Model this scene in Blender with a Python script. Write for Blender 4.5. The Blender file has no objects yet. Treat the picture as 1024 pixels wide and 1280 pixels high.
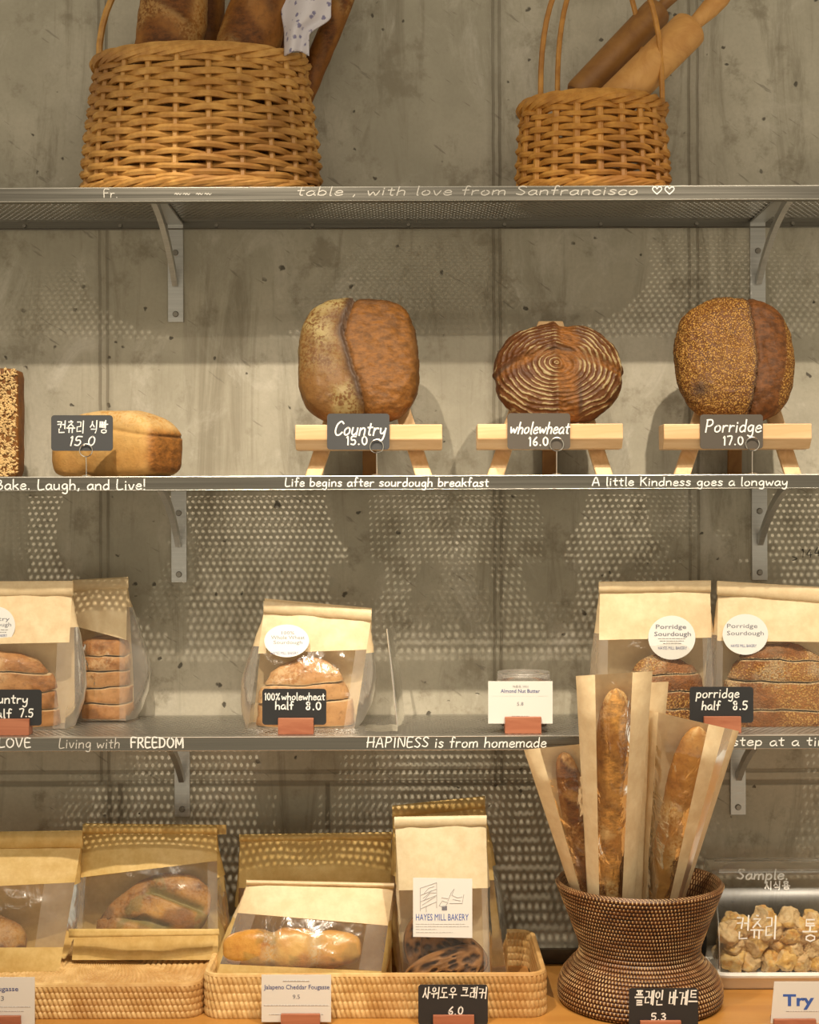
import bpy, math, random
import numpy as np
from mathutils import Vector, Matrix, noise
random.seed(7)
PI = math.pi
S = bpy.context.scene
COL = S.collection
# ------------------------------------------------------------------ camera
F, HY, ZC, ROLL = 1850.0, 655.0, 1.573, 0.0034     # focal length in pixels of the 1024x1280 frame
WALL, SHF, TBL = 2.78, 2.50, 0.75                  # wall plane, shelf front, counter height
cam = bpy.data.cameras.new('camera'); camo = bpy.data.objects.new('camera', cam); COL.objects.link(camo)
cam.sensor_fit = 'AUTO'; cam.sensor_width = 36.0; cam.lens = F * 36.0 / 1280.0
cam.shift_y = (HY - 640.0) / 1280.0
cam.clip_start = 0.05
camo.matrix_world = Matrix.Translation((0, 0, ZC)) @ Matrix.Rotation(PI/2, 4, 'X') @ Matrix.Rotation(-ROLL, 4, 'Z')
S.camera = camo
# ------------------------------------------------------------------ light
S.view_settings.view_transform = 'Standard'; S.view_settings.look = 'None'
S.view_settings.gamma = 1.0; S.view_settings.use_curve_mapping = False
S.view_settings.exposure = 0.0
w = bpy.data.worlds.new('room_light'); S.world = w; w.use_nodes = True
bg = w.node_tree.nodes['Background']
wt = w.node_tree; tc = wt.nodes.new('ShaderNodeTexCoord'); sx_ = wt.nodes.new('ShaderNodeSeparateXYZ'); mr = wt.nodes.new('ShaderNodeMapRange')
wt.links.new(tc.outputs['Generated'], sx_.inputs[0]); wt.links.new(sx_.outputs['Z'], mr.inputs[0])
for i_, v_ in zip((1, 2, 3, 4), (-0.35, 0.45, 0.95, 0.26)): mr.inputs[i_].default_value = v_     # the bright room in front and below, a dim ceiling
wt.links.new(mr.outputs[0], bg.inputs[1]); bg.inputs[0].default_value = (1.0, 0.86, 0.62, 1)
def spot(x, y, z, tx, ty, tz, watts, ang, col=(1.0, 0.86, 0.66), r=0.014, blend=0.75):
    l = bpy.data.lights.new('track_spot', 'SPOT'); l.energy = watts; l.color = col
    l.spot_size = math.radians(ang); l.spot_blend = blend; l.shadow_soft_size = r
    o = bpy.data.objects.new('track_spot', l); COL.objects.link(o)
    o.location = (x, y, z)
    o.rotation_euler = (Vector((tx, ty, tz)) - Vector((x, y, z))).to_track_quat('-Z', 'Y').to_euler()
SPOTS = [(-0.42, 1.43, 3.05, -0.36, 2.6, 1.02, 165, 54), (0.62, 1.43, 3.05, 0.50, 2.6, 1.02, 150, 54),
         (0.06, 1.15, 3.05, 0.02, 2.6, 1.10, 52, 54), (1.30, 1.43, 3.05, 1.22, 2.6, 1.00, 70, 44)]
for a in SPOTS: spot(*a)
al = bpy.data.lights.new('fill_strip', 'AREA'); al.energy = 12; al.color = (1.0, 0.88, 0.70); al.shape = 'RECTANGLE'  # unseen strip lamp, added for soft fill and a highlight on the lid
al.size = 2.8; al.size_y = 0.26
alo = bpy.data.objects.new('fill_strip', al); COL.objects.link(alo); alo.location = (0, 0.95, 3.1)
alo.rotation_euler = (math.radians(28), 0, 0)

# ------------------------------------------------------------------ pixel <-> place
def W(px, py, Y):
    dx, dy = px - 512.0, py - 640.0
    xu, yu = dx - ROLL*dy, dy + ROLL*dx
    return Vector((xu/F*Y, Y, ZC - (yu + 640 - HY)/F*Y))
def Yat(py, z):                                    # distance at which height z shows on row py
    return (ZC - z)*F/(py - HY)
DECK = [2.143, 1.655, 1.215]
def lerp(a, b, t): return a + (b - a)*t
def sstep(a, b, x):
    t = min(1, max(0, (x - a)/(b - a))); return t*t*(3 - 2*t)
def nz(p, s=1.0, o=3): return noise.fractal(Vector(p)*s, 1.0, 2.0, o)
# ------------------------------------------------------------------ mesh builder
class MB:
    def __init__(s): s.v = []; s.f = []; s.at = {}
    def add(s, vs, fs):
        o = len(s.v); s.v += [tuple(p) for p in vs]; s.f += [tuple(i + o for i in f) for f in fs]
        return o
    def box(s, x0, x1, y0, y1, z0, z1):
        v = [(x, y, z) for x in (x0, x1) for y in (y0, y1) for z in (z0, z1)]
        s.add(v, [(0,1,3,2),(4,6,7,5),(0,4,5,1),(2,3,7,6),(0,2,6,4),(1,5,7,3)]); return s
    def hexa(s, a, b):                             # two quads (lists of 4) joined
        s.add(list(a) + list(b), [(3,2,1,0),(4,5,6,7),(0,1,5,4),(1,2,6,5),(2,3,7,6),(3,0,4,7)]); return s
    def grid(s, fn, nu, nv, cu=False):
        m = nu if cu else nu + 1
        vs = [fn(i/nu, j/nv) for j in range(nv + 1) for i in range(m)]
        fs = [(j*m + i, j*m + (i + 1) % m, (j+1)*m + (i + 1) % m, (j+1)*m + i) for j in range(nv) for i in range(nu)]
        return s.add(vs, fs)
    def tube(s, pts, r, n=6, closed=False, flat=1.0, cap=True):
        P = [Vector(p) for p in pts]; k = len(P)
        R = r if isinstance(r, (list, tuple)) else [r]*k
        up = None; vs = []
        for i in range(k):
            a = P[(i-1) % k] if (closed or i > 0) else P[i]; b = P[(i+1) % k] if (closed or i < k-1) else P[i]
            t = (b - a); t = t.normalized() if t.length > 1e-9 else Vector((0,0,1))
            if up is None: up = Vector((0,0,1)) if abs(t.z) < 0.8 else Vector((0,1,0))
            sd = t.cross(up); sd = sd.normalized() if sd.length > 1e-6 else t.orthogonal().normalized()
            u2 = sd.cross(t).normalized()
            if not closed or abs(t.z) > 0.8: up = u2
            for j in range(n):
                q = 2*PI*j/n
                vs.append(P[i] + (sd*math.cos(q)*flat + u2*math.sin(q))*R[i])
        fs = []
        for i in range(k if closed else k-1):
            for j in range(n):
                fs.append((i*n + j, i*n + (j+1) % n, ((i+1) % k)*n + (j+1) % n, ((i+1) % k)*n + j))
        if not closed and cap:
            fs.append(tuple(range(n))[::-1]); fs.append(tuple((k-1)*n + j for j in range(n)))
        s.add(vs, fs); return s
    def lathe(s, prof, c, n=32, sx=1.0, sy=1.0):
        vs = [(c[0] + r*sx*math.cos(2*PI*i/n), c[1] + r*sy*math.sin(2*PI*i/n), c[2] + z) for r, z in prof for i in range(n)]
        fs = [(j*n + i, j*n + (i+1) % n, (j+1)*n + (i+1) % n, (j+1)*n + i) for j in range(len(prof)-1) for i in range(n)]
        s.add(vs, fs); return s
    def prism(s, poly, d):                         # polygon of 3-D points pushed along d
        n = len(poly); d = Vector(d)
        s.add([Vector(p) for p in poly] + [Vector(p) + d for p in poly],
              [tuple(range(n)), tuple(range(2*n-1, n-1, -1))] + [(i, i+n, (i+1) % n + n, (i+1) % n) for i in range(n)]); return s
    def attr(s, name, vals): s.at[name] = vals; return s
    def build(s, name, mat, parent=None, smooth=True, bevel=0, sub=0, solid=0, sharp=40):
        me = bpy.data.meshes.new(name)
        off = parent.matrix_world.translation if parent is not None else Vector((0,0,0))
        if parent is not None and parent.parent is not None: off = ORG.get(parent.name, off)
        elif parent is not None: off = ORG.get(parent.name, parent.location)
        vs = [(p[0]-off[0], p[1]-off[1], p[2]-off[2]) for p in s.v]
        me.from_pydata(vs, [], s.f)
        for k, vals in s.at.items():
            a = me.attributes.new(k, 'FLOAT', 'POINT'); a.data.foreach_set('value', vals)
        me.materials.append(mat)
        if smooth:
            me.shade_smooth()
            if sharp: me.set_sharp_from_angle(angle=math.radians(sharp))
        o = bpy.data.objects.new(name, me); COL.objects.link(o)
        if parent is not None: o.parent = parent; ORG[o.name] = Vector(off)
        else: ORG[o.name] = Vector((0,0,0))
        if bevel:
            b = o.modifiers.new('bevel', 'BEVEL'); b.width = bevel; b.segments = 2; b.limit_method = 'ANGLE'
        if solid:
            b = o.modifiers.new('solid', 'SOLIDIFY'); b.thickness = solid; b.offset = 0
        if sub:
            b = o.modifiers.new('sub', 'SUBSURF'); b.levels = sub; b.render_levels = sub
        return o
ORG = {}
def thing(name, label, cat, loc, group=None):
    o = bpy.data.objects.new(name, None); COL.objects.link(o); o.location = loc; o.empty_display_size = 0.02
    ORG[o.name] = Vector(loc)
    return tag(o, label, cat, group)
def tag(o, label, cat, group=None):
    o['label'] = label; o['category'] = cat
    if group: o['group'] = group
    return o
def setlabel(o, label): o['label'] = label; return o
def struct(o): o['kind'] = 'structure'; return o
# cube sphere
_cs = {}
def cubesphere(n):
    if n in _cs: return _cs[n]
    idx = {}; vs = []; fs = []
    def vid(p):
        k = (round(p[0]*n), round(p[1]*n), round(p[2]*n))
        if k not in idx:
            q = [math.tan(c*PI/4) for c in p]; l = math.sqrt(sum(c*c for c in q))
            idx[k] = len(vs); vs.append(Vector([c/l for c in q]))
        return idx[k]
    for ax in range(3):
        for sg in (-1, 1):
            for i in range(n):
                for j in range(n):
                    q = []
                    for a, b in ((i,j),(i+1,j),(i+1,j+1),(i,j+1)):
                        p = [0,0,0]; p[ax] = sg; p[(ax+1)%3] = 2*a/n - 1; p[(ax+2)%3] = 2*b/n - 1
                        q.append(vid(p))
                    fs.append(tuple(q if sg > 0 else q[::-1]))
    _cs[n] = (vs, fs); return _cs[n]
# ------------------------------------------------------------------ materials
class NB:
    def __init__(s, name):
        s.m = bpy.data.materials.new(name); s.m.use_nodes = True; s.t = s.m.node_tree; s.t.nodes.clear()
        s.out = s.t.nodes.new('ShaderNodeOutputMaterial')
    def set(s, sock, v):
        if isinstance(v, bpy.types.NodeSocket): s.t.links.new(v, sock)
        elif isinstance(v, (tuple, list)) and len(v) == 3 and sock.type == 'RGBA': sock.default_value = (*v, 1)
        else: sock.default_value = v
    def n(s, typ, props=None, ins=None):
        nd = s.t.nodes.new('ShaderNode' + typ)
        for k, v in (props or {}).items(): setattr(nd, k, v)
        for k, v in (ins or {}).items(): s.set(nd.inputs[k], v)
        return nd
    def obj(s): return s.n('TexCoord').outputs['Object']
    def map(s, v, sc=(1,1,1), loc=(0,0,0), rot=(0,0,0)):
        return s.n('Mapping', None, {'Vector': v, 'Scale': sc, 'Location': loc, 'Rotation': rot}).outputs[0]
    def noise(s, v, sc, det=4, rough=0.55, dist=0.0):
        return s.n('TexNoise', None, {'Vector': v, 'Scale': sc, 'Detail': det, 'Roughness': rough, 'Distortion': dist}).outputs[0]
    def voro(s, v, sc, feat='F1', out=0):
        return s.n('TexVoronoi', {'feature': feat}, {'Vector': v, 'Scale': sc}).outputs[out]
    def math(s, op, a, b=0.0, c=0.0):
        return s.n('Math', {'operation': op}, {0: a, 1: b, 2: c}).outputs[0]
    def rng(s, v, a, b, c=0.0, d=1.0):
        return s.n('MapRange', {'interpolation_type': 'SMOOTHSTEP'}, {0: v, 1: a, 2: b, 3: c, 4: d}).outputs[0]
    def mix(s, f, a, b, bl='MIX'):
        nd = s.n('Mix', {'data_type': 'RGBA', 'blend_type': bl}); s.set(nd.inputs[0], f); s.set(nd.inputs[6], a); s.set(nd.inputs[7], b)
        return nd.outputs[2]
    def at(s, name): return s.n('Attribute', {'attribute_name': name}).outputs['Fac']
    def sep(s, v): return s.n('SeparateXYZ', None, {0: v}).outputs
    def bump(s, h, st=0.3, d=0.002): return s.n('Bump', None, {'Height': h, 'Strength': st, 'Distance': d}).outputs[0]
    def P(s, col, rough=0.6, metal=0.0, nrm=None, **kw):
        p = s.n('BsdfPrincipled', None, {'Base Color': col, 'Roughness': rough, 'Metallic': metal})
        if nrm is not None: s.set(p.inputs['Normal'], nrm)
        for k, v in kw.items(): s.set(p.inputs[k.replace('_', ' ')], v)
        return p.outputs[0]
    def done(s, sh): s.t.links.new(sh, s.out.inputs[0]); return s.m
def srgb(r, g, b):
    f = lambda c: (c/255)/12.92 if c/255 <= 0.04045 else ((c/255 + 0.055)/1.055)**2.4
    return (f(r), f(g), f(b))
def plain(name, col, rough=0.6, metal=0.0, bump=0.0, bs=200, var=0.0, **kw):
    b = NB(name); v = b.obj(); nrm = None; c = col
    if var: c = b.mix(b.rng(b.noise(v, 9, 5), 0.3, 0.7), tuple(x*(1-var) for x in col), tuple(min(1, x*(1+var)) for x in col))
    if bump: nrm = b.bump(b.noise(v, bs, 3), bump, 0.001)
    return b.done(b.P(c, rough, metal, nrm, **kw))
def wood(name, c1, c2, sc=(3, 40, 40), rough=0.5):
    b = NB(name); v = b.map(b.obj(), sc)
    g = b.rng(b.noise(v, 1.0, 5, 0.6, 1.2), 0.3, 0.72)
    return b.done(b.P(b.mix(g, c1, c2), rough, 0, b.bump(g, 0.08, 0.001)))
def mk_concrete():
    b = NB('concrete'); v = b.obj(); x, y, z = b.sep(v)
    big = b.rng(b.noise(v, 2.6, 4, 0.6), 0.32, 0.68)
    c = b.mix(big, (0.35,0.325,0.255), (0.52,0.482,0.392))
    st = b.noise(b.map(v, (15, 1, 2.2)), 1.0, 7, 0.72, 1.2)               # streaks run down the boards
    c = b.mix(b.rng(st, 0.48, 0.74, 0, 0.7), c, (0.20,0.172,0.12))
    st2 = b.noise(b.map(v, (5, 1, 2.6)), 1.6, 7, 0.72, 1.0)
    c = b.mix(b.rng(st2, 0.50, 0.72, 0, 0.6), c, (0.62,0.585,0.51))
    blot = b.noise(v, 11, 7, 0.7)
    c = b.mix(b.rng(blot, 0.53, 0.68, 0, 0.65), c, (0.21,0.18,0.125))
    scr = b.noise(b.map(b.map(v, (1,1,1), (0,0,0), (0,0.95,0)), (110, 1, 16)), 1.0, 3)
    c = b.mix(b.rng(scr, 0.66, 0.73, 0, 0.55), c, (0.16,0.14,0.11))
    c = b.mix(b.rng(b.noise(v, 170, 3), 0.3, 0.75, 0, 0.16), c, (0.25,0.22,0.17))
    wv = b.n('VectorMath', {'operation': 'ADD'}, {0: v, 1: b.n('VectorMath', {'operation': 'SCALE'}, {0: b.n('TexNoise', None, {'Vector': v, 'Scale': 70.0, 'Detail': 3.0}).outputs[1], 'Scale': 0.016}).outputs[0]}).outputs[0]
    vn = b.n('TexVoronoi', {'feature': 'F1'}, {'Vector': wv, 'Scale': 24.0, 'Randomness': 1.0})
    msk = b.rng(b.noise(v, 7, 2), 0.44, 0.52)
    pit = b.math('MULTIPLY', b.rng(b.math('ADD', vn.outputs[0], b.math('MULTIPLY', b.noise(v, 9, 3), 0.26)), 0.185, 0.24, 1, 0), msk)
    c = b.mix(b.math('MULTIPLY', pit, 0.85), c, (0.055,0.047,0.035))
    h = b.math('SUBTRACT', b.math('MULTIPLY', b.noise(v, 30, 6, 0.6), 0.25), pit)
    wob = b.math('MULTIPLY', b.math('SUBTRACT', b.noise(b.map(v, (1,1,12)), 1.0, 4), 0.5), 0.006)
    ZS = 1.087
    def line(coord, pos, hw, gate=None, k=0.7):
        nonlocal c, h
        d = b.math('ABSOLUTE', b.math('SUBTRACT', b.math('ADD', coord, wob), pos))
        m = b.rng(d, hw*0.4, hw, 1, 0)
        if gate is not None: m = b.math('MULTIPLY', m, gate)
        m = b.math('MULTIPLY', m, b.rng(b.noise(v, 5, 4), 0.2, 0.6, 0.45, 1))
        c = b.mix(b.math('MULTIPLY', m, k), c, (0.15,0.125,0.085)); h = b.math('SUBTRACT', h, b.math('MULTIPLY', m, 1.0))
    up = b.rng(z, ZS-0.004, ZS+0.004); dn = b.rng(z, ZS-0.004, ZS+0.004, 1, 0)
    for X in (-0.580, -0.566, 0.160, 0.172, 0.527, 0.543): line(x, X, 0.0034, up, 0.6)
    for X in (-0.573, 0.166, 0.535): line(x, X, 0.020, up, 0.22)
    for X in (-0.565, -0.545, -0.155): line(x, X, 0.006, dn, 0.75)
    line(x, -0.556, 0.03, dn, 0.3)
    line(z, ZS, 0.007, None, 0.6); line(z, ZS+0.022, 0.005, None, 0.5)
    return b.done(b.P(c, 0.72, 0, b.bump(h, 0.5, 0.004)))
def mk_steel(name, col=(0.52,0.50,0.46), rough=0.32, sc=(2, 300, 300)):
    b = NB(name); v = b.obj()
    g = b.noise(b.map(v, sc), 1.0, 3)
    c = b.mix(b.rng(g, 0.3, 0.7), tuple(k*0.86 for k in col), col)
    return b.done(b.P(c, b.rng(g, 0.2, 0.8, rough-0.06, rough+0.1), 0.9, b.bump(g, 0.08, 0.0005)))
def mk_fibre(name, ca, cb, cc, sc=40, rough=0.5, st=(1,1,1)):
    b = NB(name); v = b.obj()
    f = b.noise(b.map(v, st), sc, 4, 0.6); g = b.noise(v, 6, 3)
    c = b.mix(b.rng(f, 0.3, 0.7), ca, cb); c = b.mix(b.rng(g, 0.42, 0.7, 0, 0.75), c, cc)
    return b.done(b.P(c, rough, 0, b.bump(b.noise(v, 350, 3), 0.15, 0.0006)))
def mk_film(name, clear=0.9, haze=0.05, rough=0.12, tint=(0.97,0.96,0.94), wr=0.5, sc=30):
    b = NB(name); v = b.obj()
    nrm = b.bump(b.noise(b.map(v, (1,1,0.5)), sc, 3, 0.5, 0.8), wr, 0.006)
    tr = b.n('BsdfTransparent', None, {'Color': tint}).outputs[0]
    df = b.n('BsdfDiffuse', None, {'Color': (0.85,0.83,0.80)}).outputs[0]
    tl = b.n('BsdfTranslucent', None, {'Color': (0.85,0.83,0.80)}).outputs[0]
    hz = b.n('MixShader', None, {0: 0.5, 1: df, 2: tl}).outputs[0]
    gl = b.n('BsdfGlossy', None, {'Color': (1,1,1), 'Roughness': rough, 'Normal': nrm}).outputs[0]
    fr = b.n('Fresnel', None, {'IOR': 1.42, 'Normal': nrm}).outputs[0]
    a = b.n('MixShader', None, {0: haze, 1: tr, 2: hz}).outputs[0]
    return b.done(b.n('MixShader', None, {0: b.math('MULTIPLY', fr, clear), 1: a, 2: gl}).outputs[0])
def mk_paper(name, ca, cb, trans=0.18):
    b = NB(name); v = b.obj()
    c = b.mix(b.rng(b.noise(v, 60, 5, 0.7), 0.3, 0.7), ca, cb)
    nrm = b.bump(b.noise(b.map(v, (1,1,0.6)), 22, 4, 0.5, 0.6), 0.28, 0.006)
    p = b.P(c, 0.5, 0, nrm); t = b.n('BsdfTranslucent', None, {'Color': c}).outputs[0]
    return b.done(b.n('MixShader', None, {0: trans, 1: p, 2: t}).outputs[0])
def mk_crust(name, lo, mid, hi, torn, flour=(0.66,0.55,0.36), seeds=None, rings=None, rough=0.55, speck=0.25, sc=1.0, gloss=0.0, gain=0.62):
    dk = lambda c: tuple(gain*k**1.06 for k in c)
    lo, mid, hi, torn, flour = map(dk, (lo, mid, hi, torn, flour))
    if seeds: seeds = (seeds[0], dk(seeds[1]), dk(seeds[2]))
    b = NB(name); v = b.obj()
    n1 = b.noise(v, 30*sc, 7, 0.7); n2 = b.noise(v, 110*sc, 4, 0.6); n3 = b.noise(v, 9*sc, 3)
    c = b.mix(b.rng(n1, 0.28, 0.56), lo, mid); c = b.mix(b.rng(n3, 0.44, 0.72), c, hi)
    n4 = b.noise(v, 210*sc, 3, 0.6); fl = b.math('MULTIPLY', b.at('flour'), b.rng(b.math('ADD', b.math('MULTIPLY', n4, 0.55), b.math('MULTIPLY', n1, 0.45)), 0.42, 0.54))
    h = b.math('ADD', b.math('MULTIPLY', n2, 0.5), b.math('MULTIPLY', n1, 0.4))
    if seeds:
        vn = b.n('TexVoronoi', None, {'Vector': v, 'Scale': seeds[0]})
        sm = b.math('MULTIPLY', b.rng(vn.outputs[0], 0.40, 0.60, 1, 0), b.math('SUBTRACT', 1.0, b.at('torn')))
        sc_ = b.mix(b.n('SeparateColor', None, {0: vn.outputs[1]}).outputs[0], seeds[1], seeds[2])
        c = b.mix(sm, c, sc_); h = b.math('ADD', h, b.math('MULTIPLY', sm, 1.2))
    if rings:
        x, y, z = b.sep(v)
        w1 = b.math('MULTIPLY', b.math('SUBTRACT', b.noise(v, 24, 4), 0.5), 0.017)
        dx = b.math('SUBTRACT', x, rings[0]); dz = b.math('MULTIPLY', b.math('SUBTRACT', z, rings[1]), rings[3])
        r = b.math('ADD', b.math('SQRT', b.math('ADD', b.math('MULTIPLY', dx, dx), b.math('MULTIPLY', dz, dz))), w1)
        sn = b.math('SINE', b.math('MULTIPLY', r, 2*PI/rings[2]))
        m = b.rng(b.math('ADD', sn, b.math('MULTIPLY', b.math('SUBTRACT', b.math('ADD', n1, b.math('MULTIPLY', n3, 0.9)), 0.95), 5.0)), 0.5, 1.15)
        m = b.math('MULTIPLY', m, b.math('SUBTRACT', 1.0, b.at('torn')))
        m = b.math('MULTIPLY', m, b.rng(n2, 0.25, 0.5, 0.35, 0.85))
        c = b.mix(m, c, flour); h = b.math('ADD', h, b.math('MULTIPLY', sn, 0.3))
    c = b.mix(fl, c, flour)
    fk = b.noise(b.map(v, (1,1,2.0)), 70*sc, 7, 0.72); tc = b.mix(b.rng(fk, 0.34, 0.64), tuple(k*0.72 for k in torn), tuple(min(1, k*1.6) for k in torn)); tc = b.mix(b.rng(n1, 0.50, 0.68, 0, 0.5), tc, tuple(k*0.5 for k in torn)); h = b.math('ADD', h, b.math('MULTIPLY', b.math('MULTIPLY', fk, b.at('torn')), 0.8))
    c = b.mix(b.at('torn'), c, tc)
    c = b.mix(b.math('MULTIPLY', b.rng(n2, 0.52, 0.7), speck), c, tuple(k*0.4 for k in lo))
    c = b.mix(b.at('ear'), c, (0.055,0.03,0.018))
    c = b.mix(b.at('crumb'), c, (0.62,0.47,0.28))
    c = b.mix(b.at('green'), c, (0.17,0.155,0.045))
    return b.done(b.P(c, rough, 0, b.bump(h, 0.6, 0.004), Coat_Weight=gloss, Coat_Roughness=0.25, Specular_IOR_Level=0.3))
MT = {}
MT['concrete'] = mk_concrete()
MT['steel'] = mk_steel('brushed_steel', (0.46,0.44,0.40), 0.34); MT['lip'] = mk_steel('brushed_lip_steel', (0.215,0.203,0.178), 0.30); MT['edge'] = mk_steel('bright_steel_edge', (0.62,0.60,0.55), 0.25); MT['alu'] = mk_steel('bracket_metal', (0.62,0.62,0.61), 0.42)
MT['chrome'] = plain('chrome_wire', (0.75,0.73,0.70), 0.18, 1.0)
MT['screw'] = plain('screw_metal', (0.30,0.28,0.25), 0.4, 0.9)
MT['willow'] = mk_fibre('willow', srgb(172,122,58), srgb(206,158,86), srgb(128,82,32))
MT['willow2'] = mk_fibre('willow_honey', srgb(174,118,48), srgb(208,152,72), srgb(132,82,28))
MT['rattan'] = mk_fibre('pale_rattan', srgb(198,158,98), srgb(228,194,136), srgb(176,128,70))
MT['rattan_floor'] = mk_fibre('rattan_floor', srgb(170,118,60), srgb(196,142,80), srgb(140,92,44))
MT['kraft'] = mk_paper('kraft_paper', srgb(228,202,160), srgb(238,216,176))
MT['kraft_y'] = mk_paper('yellower_kraft_paper', srgb(212,178,108), srgb(226,196,130))  # kraft in a yellower tone, used on the tray bags
MT['cream'] = mk_paper('cream_paper', srgb(220,202,164), srgb(230,214,180))
MT['film'] = mk_film('clear_film', 1.3, 0.03, 0.14, wr=0.7)
MT['frost'] = mk_film('frosted_film', 0.8, 0.24, 0.28, wr=0.2)
MT['haze'] = mk_film('hazy_film', 1.5, 0.075, 0.18, wr=0.5)
MT['acrylic'] = mk_film('clear_acrylic', 1.2, 0.02, 0.24, (0.97,0.97,0.96), 0.03, 8)
MT['pine'] = wood('pine', srgb(228,192,148), srgb(210,168,120))
MT['pine_leg'] = wood('pine_leg', srgb(232,198,154), srgb(212,172,122), (40,40,3))
MT['cherry'] = wood('reddish_wood', srgb(176,112,82), srgb(152,88,62), (6,40,50))
MT['counter'] = wood('counter_wood', srgb(184,132,66), srgb(170,116,54), (2,14,14), 0.35)
MT['maple'] = wood('maple', srgb(212,160,92), srgb(190,134,70), (20,20,20))
MT['walnut'] = wood('brown_wood', srgb(158,112,56), srgb(136,92,44), (20,20,20))
MT['slate'] = plain('slate_black', (0.022,0.022,0.024), 0.55, bump=0.05)
MT['slate_b'] = plain('slate_brown', (0.085,0.070,0.056), 0.5, bump=0.05)
MT['slate_g'] = plain('slate_grey', (0.055,0.056,0.060), 0.5, bump=0.05)
MT['chalk'] = plain('chalk_white', (0.88,0.87,0.84), 0.8)
MT['chalk_f'] = plain('chalk_faint', (0.60,0.57,0.52), 0.8)
MT['card'] = plain('white_card', (0.74,0.72,0.68), 0.55)
MT['sticker'] = plain('white_sticker', (0.82,0.81,0.79), 0.4)
MT['ink'] = plain('grey_ink', (0.20,0.20,0.24), 0.6); MT['ink2'] = plain('pale_ink', (0.45,0.44,0.44), 0.6)
MT['blue'] = plain('blue_ink', (0.045,0.12,0.45), 0.6); MT['navy'] = plain('navy_ink', (0.07,0.09,0.26), 0.6)
MT['marker'] = plain('black_marker', (0.02,0.018,0.015), 0.7)
MT['white'] = plain('white_plastic', (0.80,0.77,0.72), 0.3); MT['black'] = plain('black_plastic', (0.015,0.015,0.015), 0.35)
MT['trim'] = plain('dark_trim', (0.085,0.062,0.035), 0.6, var=0.2)
MT['butter'] = plain('nut_butter', (0.26,0.12,0.045), 0.4)
MT['floor'] = plain('grey_floor', (0.16,0.14,0.12), 0.6, var=0.15)
MT['country'] = mk_crust('country_crust', srgb(108,70,30), srgb(134,92,44), srgb(156,112,58), srgb(140,92,38), srgb(184,164,112))
MT['wheat'] = mk_crust('wholewheat_crust', srgb(88,50,18), srgb(112,66,26), srgb(132,82,34), srgb(142,92,40), srgb(206,184,136), rings=(-0.006, 0.004, 0.0094, 1.3))
MT['porridge'] = mk_crust('porridge_crust', srgb(92,54,18), srgb(116,70,24), srgb(132,86,32), srgb(108,66,28), seeds=(360, srgb(150,102,42), srgb(206,160,84)), gain=0.72)
MT['milk'] = mk_crust('milk_loaf_crust', srgb(184,134,72), srgb(202,156,90), srgb(214,174,112), srgb(146,96,44), srgb(218,190,140), speck=0.2, gain=0.85)
MT['baguette'] = mk_crust('baguette_crust', srgb(138,88,36), srgb(176,124,58), srgb(198,150,80), srgb(186,138,70), srgb(220,192,138), gain=0.95)
MT['dark_baguette'] = mk_crust('dark_baguette_crust', srgb(106,66,26), srgb(148,96,42), srgb(172,118,54), srgb(112,68,26), srgb(196,156,98), gain=0.85)
MT['slice'] = mk_crust('sliced_crust', srgb(168,112,62), srgb(198,146,92), srgb(214,168,116), srgb(150,98,50), srgb(230,200,156), rough=0.5, speck=0.4, gain=0.85)
MT['slice_p'] = mk_crust('sliced_porridge_crust', srgb(118,72,30), srgb(148,96,44), srgb(176,120,60), srgb(136,82,36), seeds=(270, srgb(176,126,62), srgb(218,172,100)), gain=0.8)
MT['foug'] = mk_crust('fougasse_crust', srgb(184,120,52), srgb(210,156,76), srgb(226,184,106), srgb(160,96,40), rough=0.35, speck=0.1, gloss=0.3, gain=0.9)
MT['foug_d'] = mk_crust('dark_fougasse_crust', srgb(92,54,22), srgb(158,106,38), srgb(198,148,62), srgb(104,60,24), rough=0.45, gain=0.95)
MT['cracker'] = mk_crust('cracker_bread', srgb(112,74,36), srgb(152,106,58), srgb(172,124,70), srgb(76,46,22), speck=0.4, gain=0.85)
MT['chunk'] = mk_crust('bread_chunks', srgb(200,156,84), srgb(220,182,112), srgb(230,198,134), srgb(184,128,58), speck=0.08, sc=1.6, gain=0.9)
MT['seed'] = plain('pale_seed', srgb(206,174,122), 0.5, var=0.25)
MT['seedbase'] = mk_crust('seeded_crust', srgb(120,74,30), srgb(150,98,46), srgb(170,118,60), srgb(120,70,28))
def mk_dashes():
    b = NB('dark_woven_cane'); u = b.at('cu'); r = b.at('cv'); v = b.obj()
    row = b.math('FLOOR', r); sh = b.math('MULTIPLY', row, 0.37)
    fu = b.math('FRACT', b.math('ADD', u, sh)); fv = b.math('FRACT', r)
    m = b.math('MULTIPLY', b.math('MULTIPLY', b.rng(fu, 0.06, 0.14), b.rng(fu, 0.34, 0.44, 1, 0)), b.math('MULTIPLY', b.rng(fv, 0.05, 0.2), b.rng(fv, 0.78, 0.95, 1, 0)))
    tone = b.rng(b.noise(b.map(v, (3,3,9)), 6, 3), 0.35, 0.65)
    light = b.mix(tone, srgb(164,120,74), srgb(220,184,132))
    dark = b.mix(b.rng(b.noise(v, 60, 3), 0.3, 0.7), srgb(62,34,16), srgb(96,56,28))
    return b.done(b.P(b.mix(m, dark, light), 0.42))
MT['cane'] = mk_dashes()
def mk_cloth():
    b = NB('floral_cloth'); v = b.obj()
    vn = b.n('TexVoronoi', None, {'Vector': v, 'Scale': 74.0})
    d = b.math('ADD', vn.outputs[0], b.math('MULTIPLY', b.math('SUBTRACT', b.noise(v, 260, 2), 0.5), 0.5))
    c = b.mix(b.rng(d, 0.20, 0.36, 0.9, 0), (0.60,0.57,0.62), (0.16,0.15,0.28))
    return b.done(b.P(c, 0.85))
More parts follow.
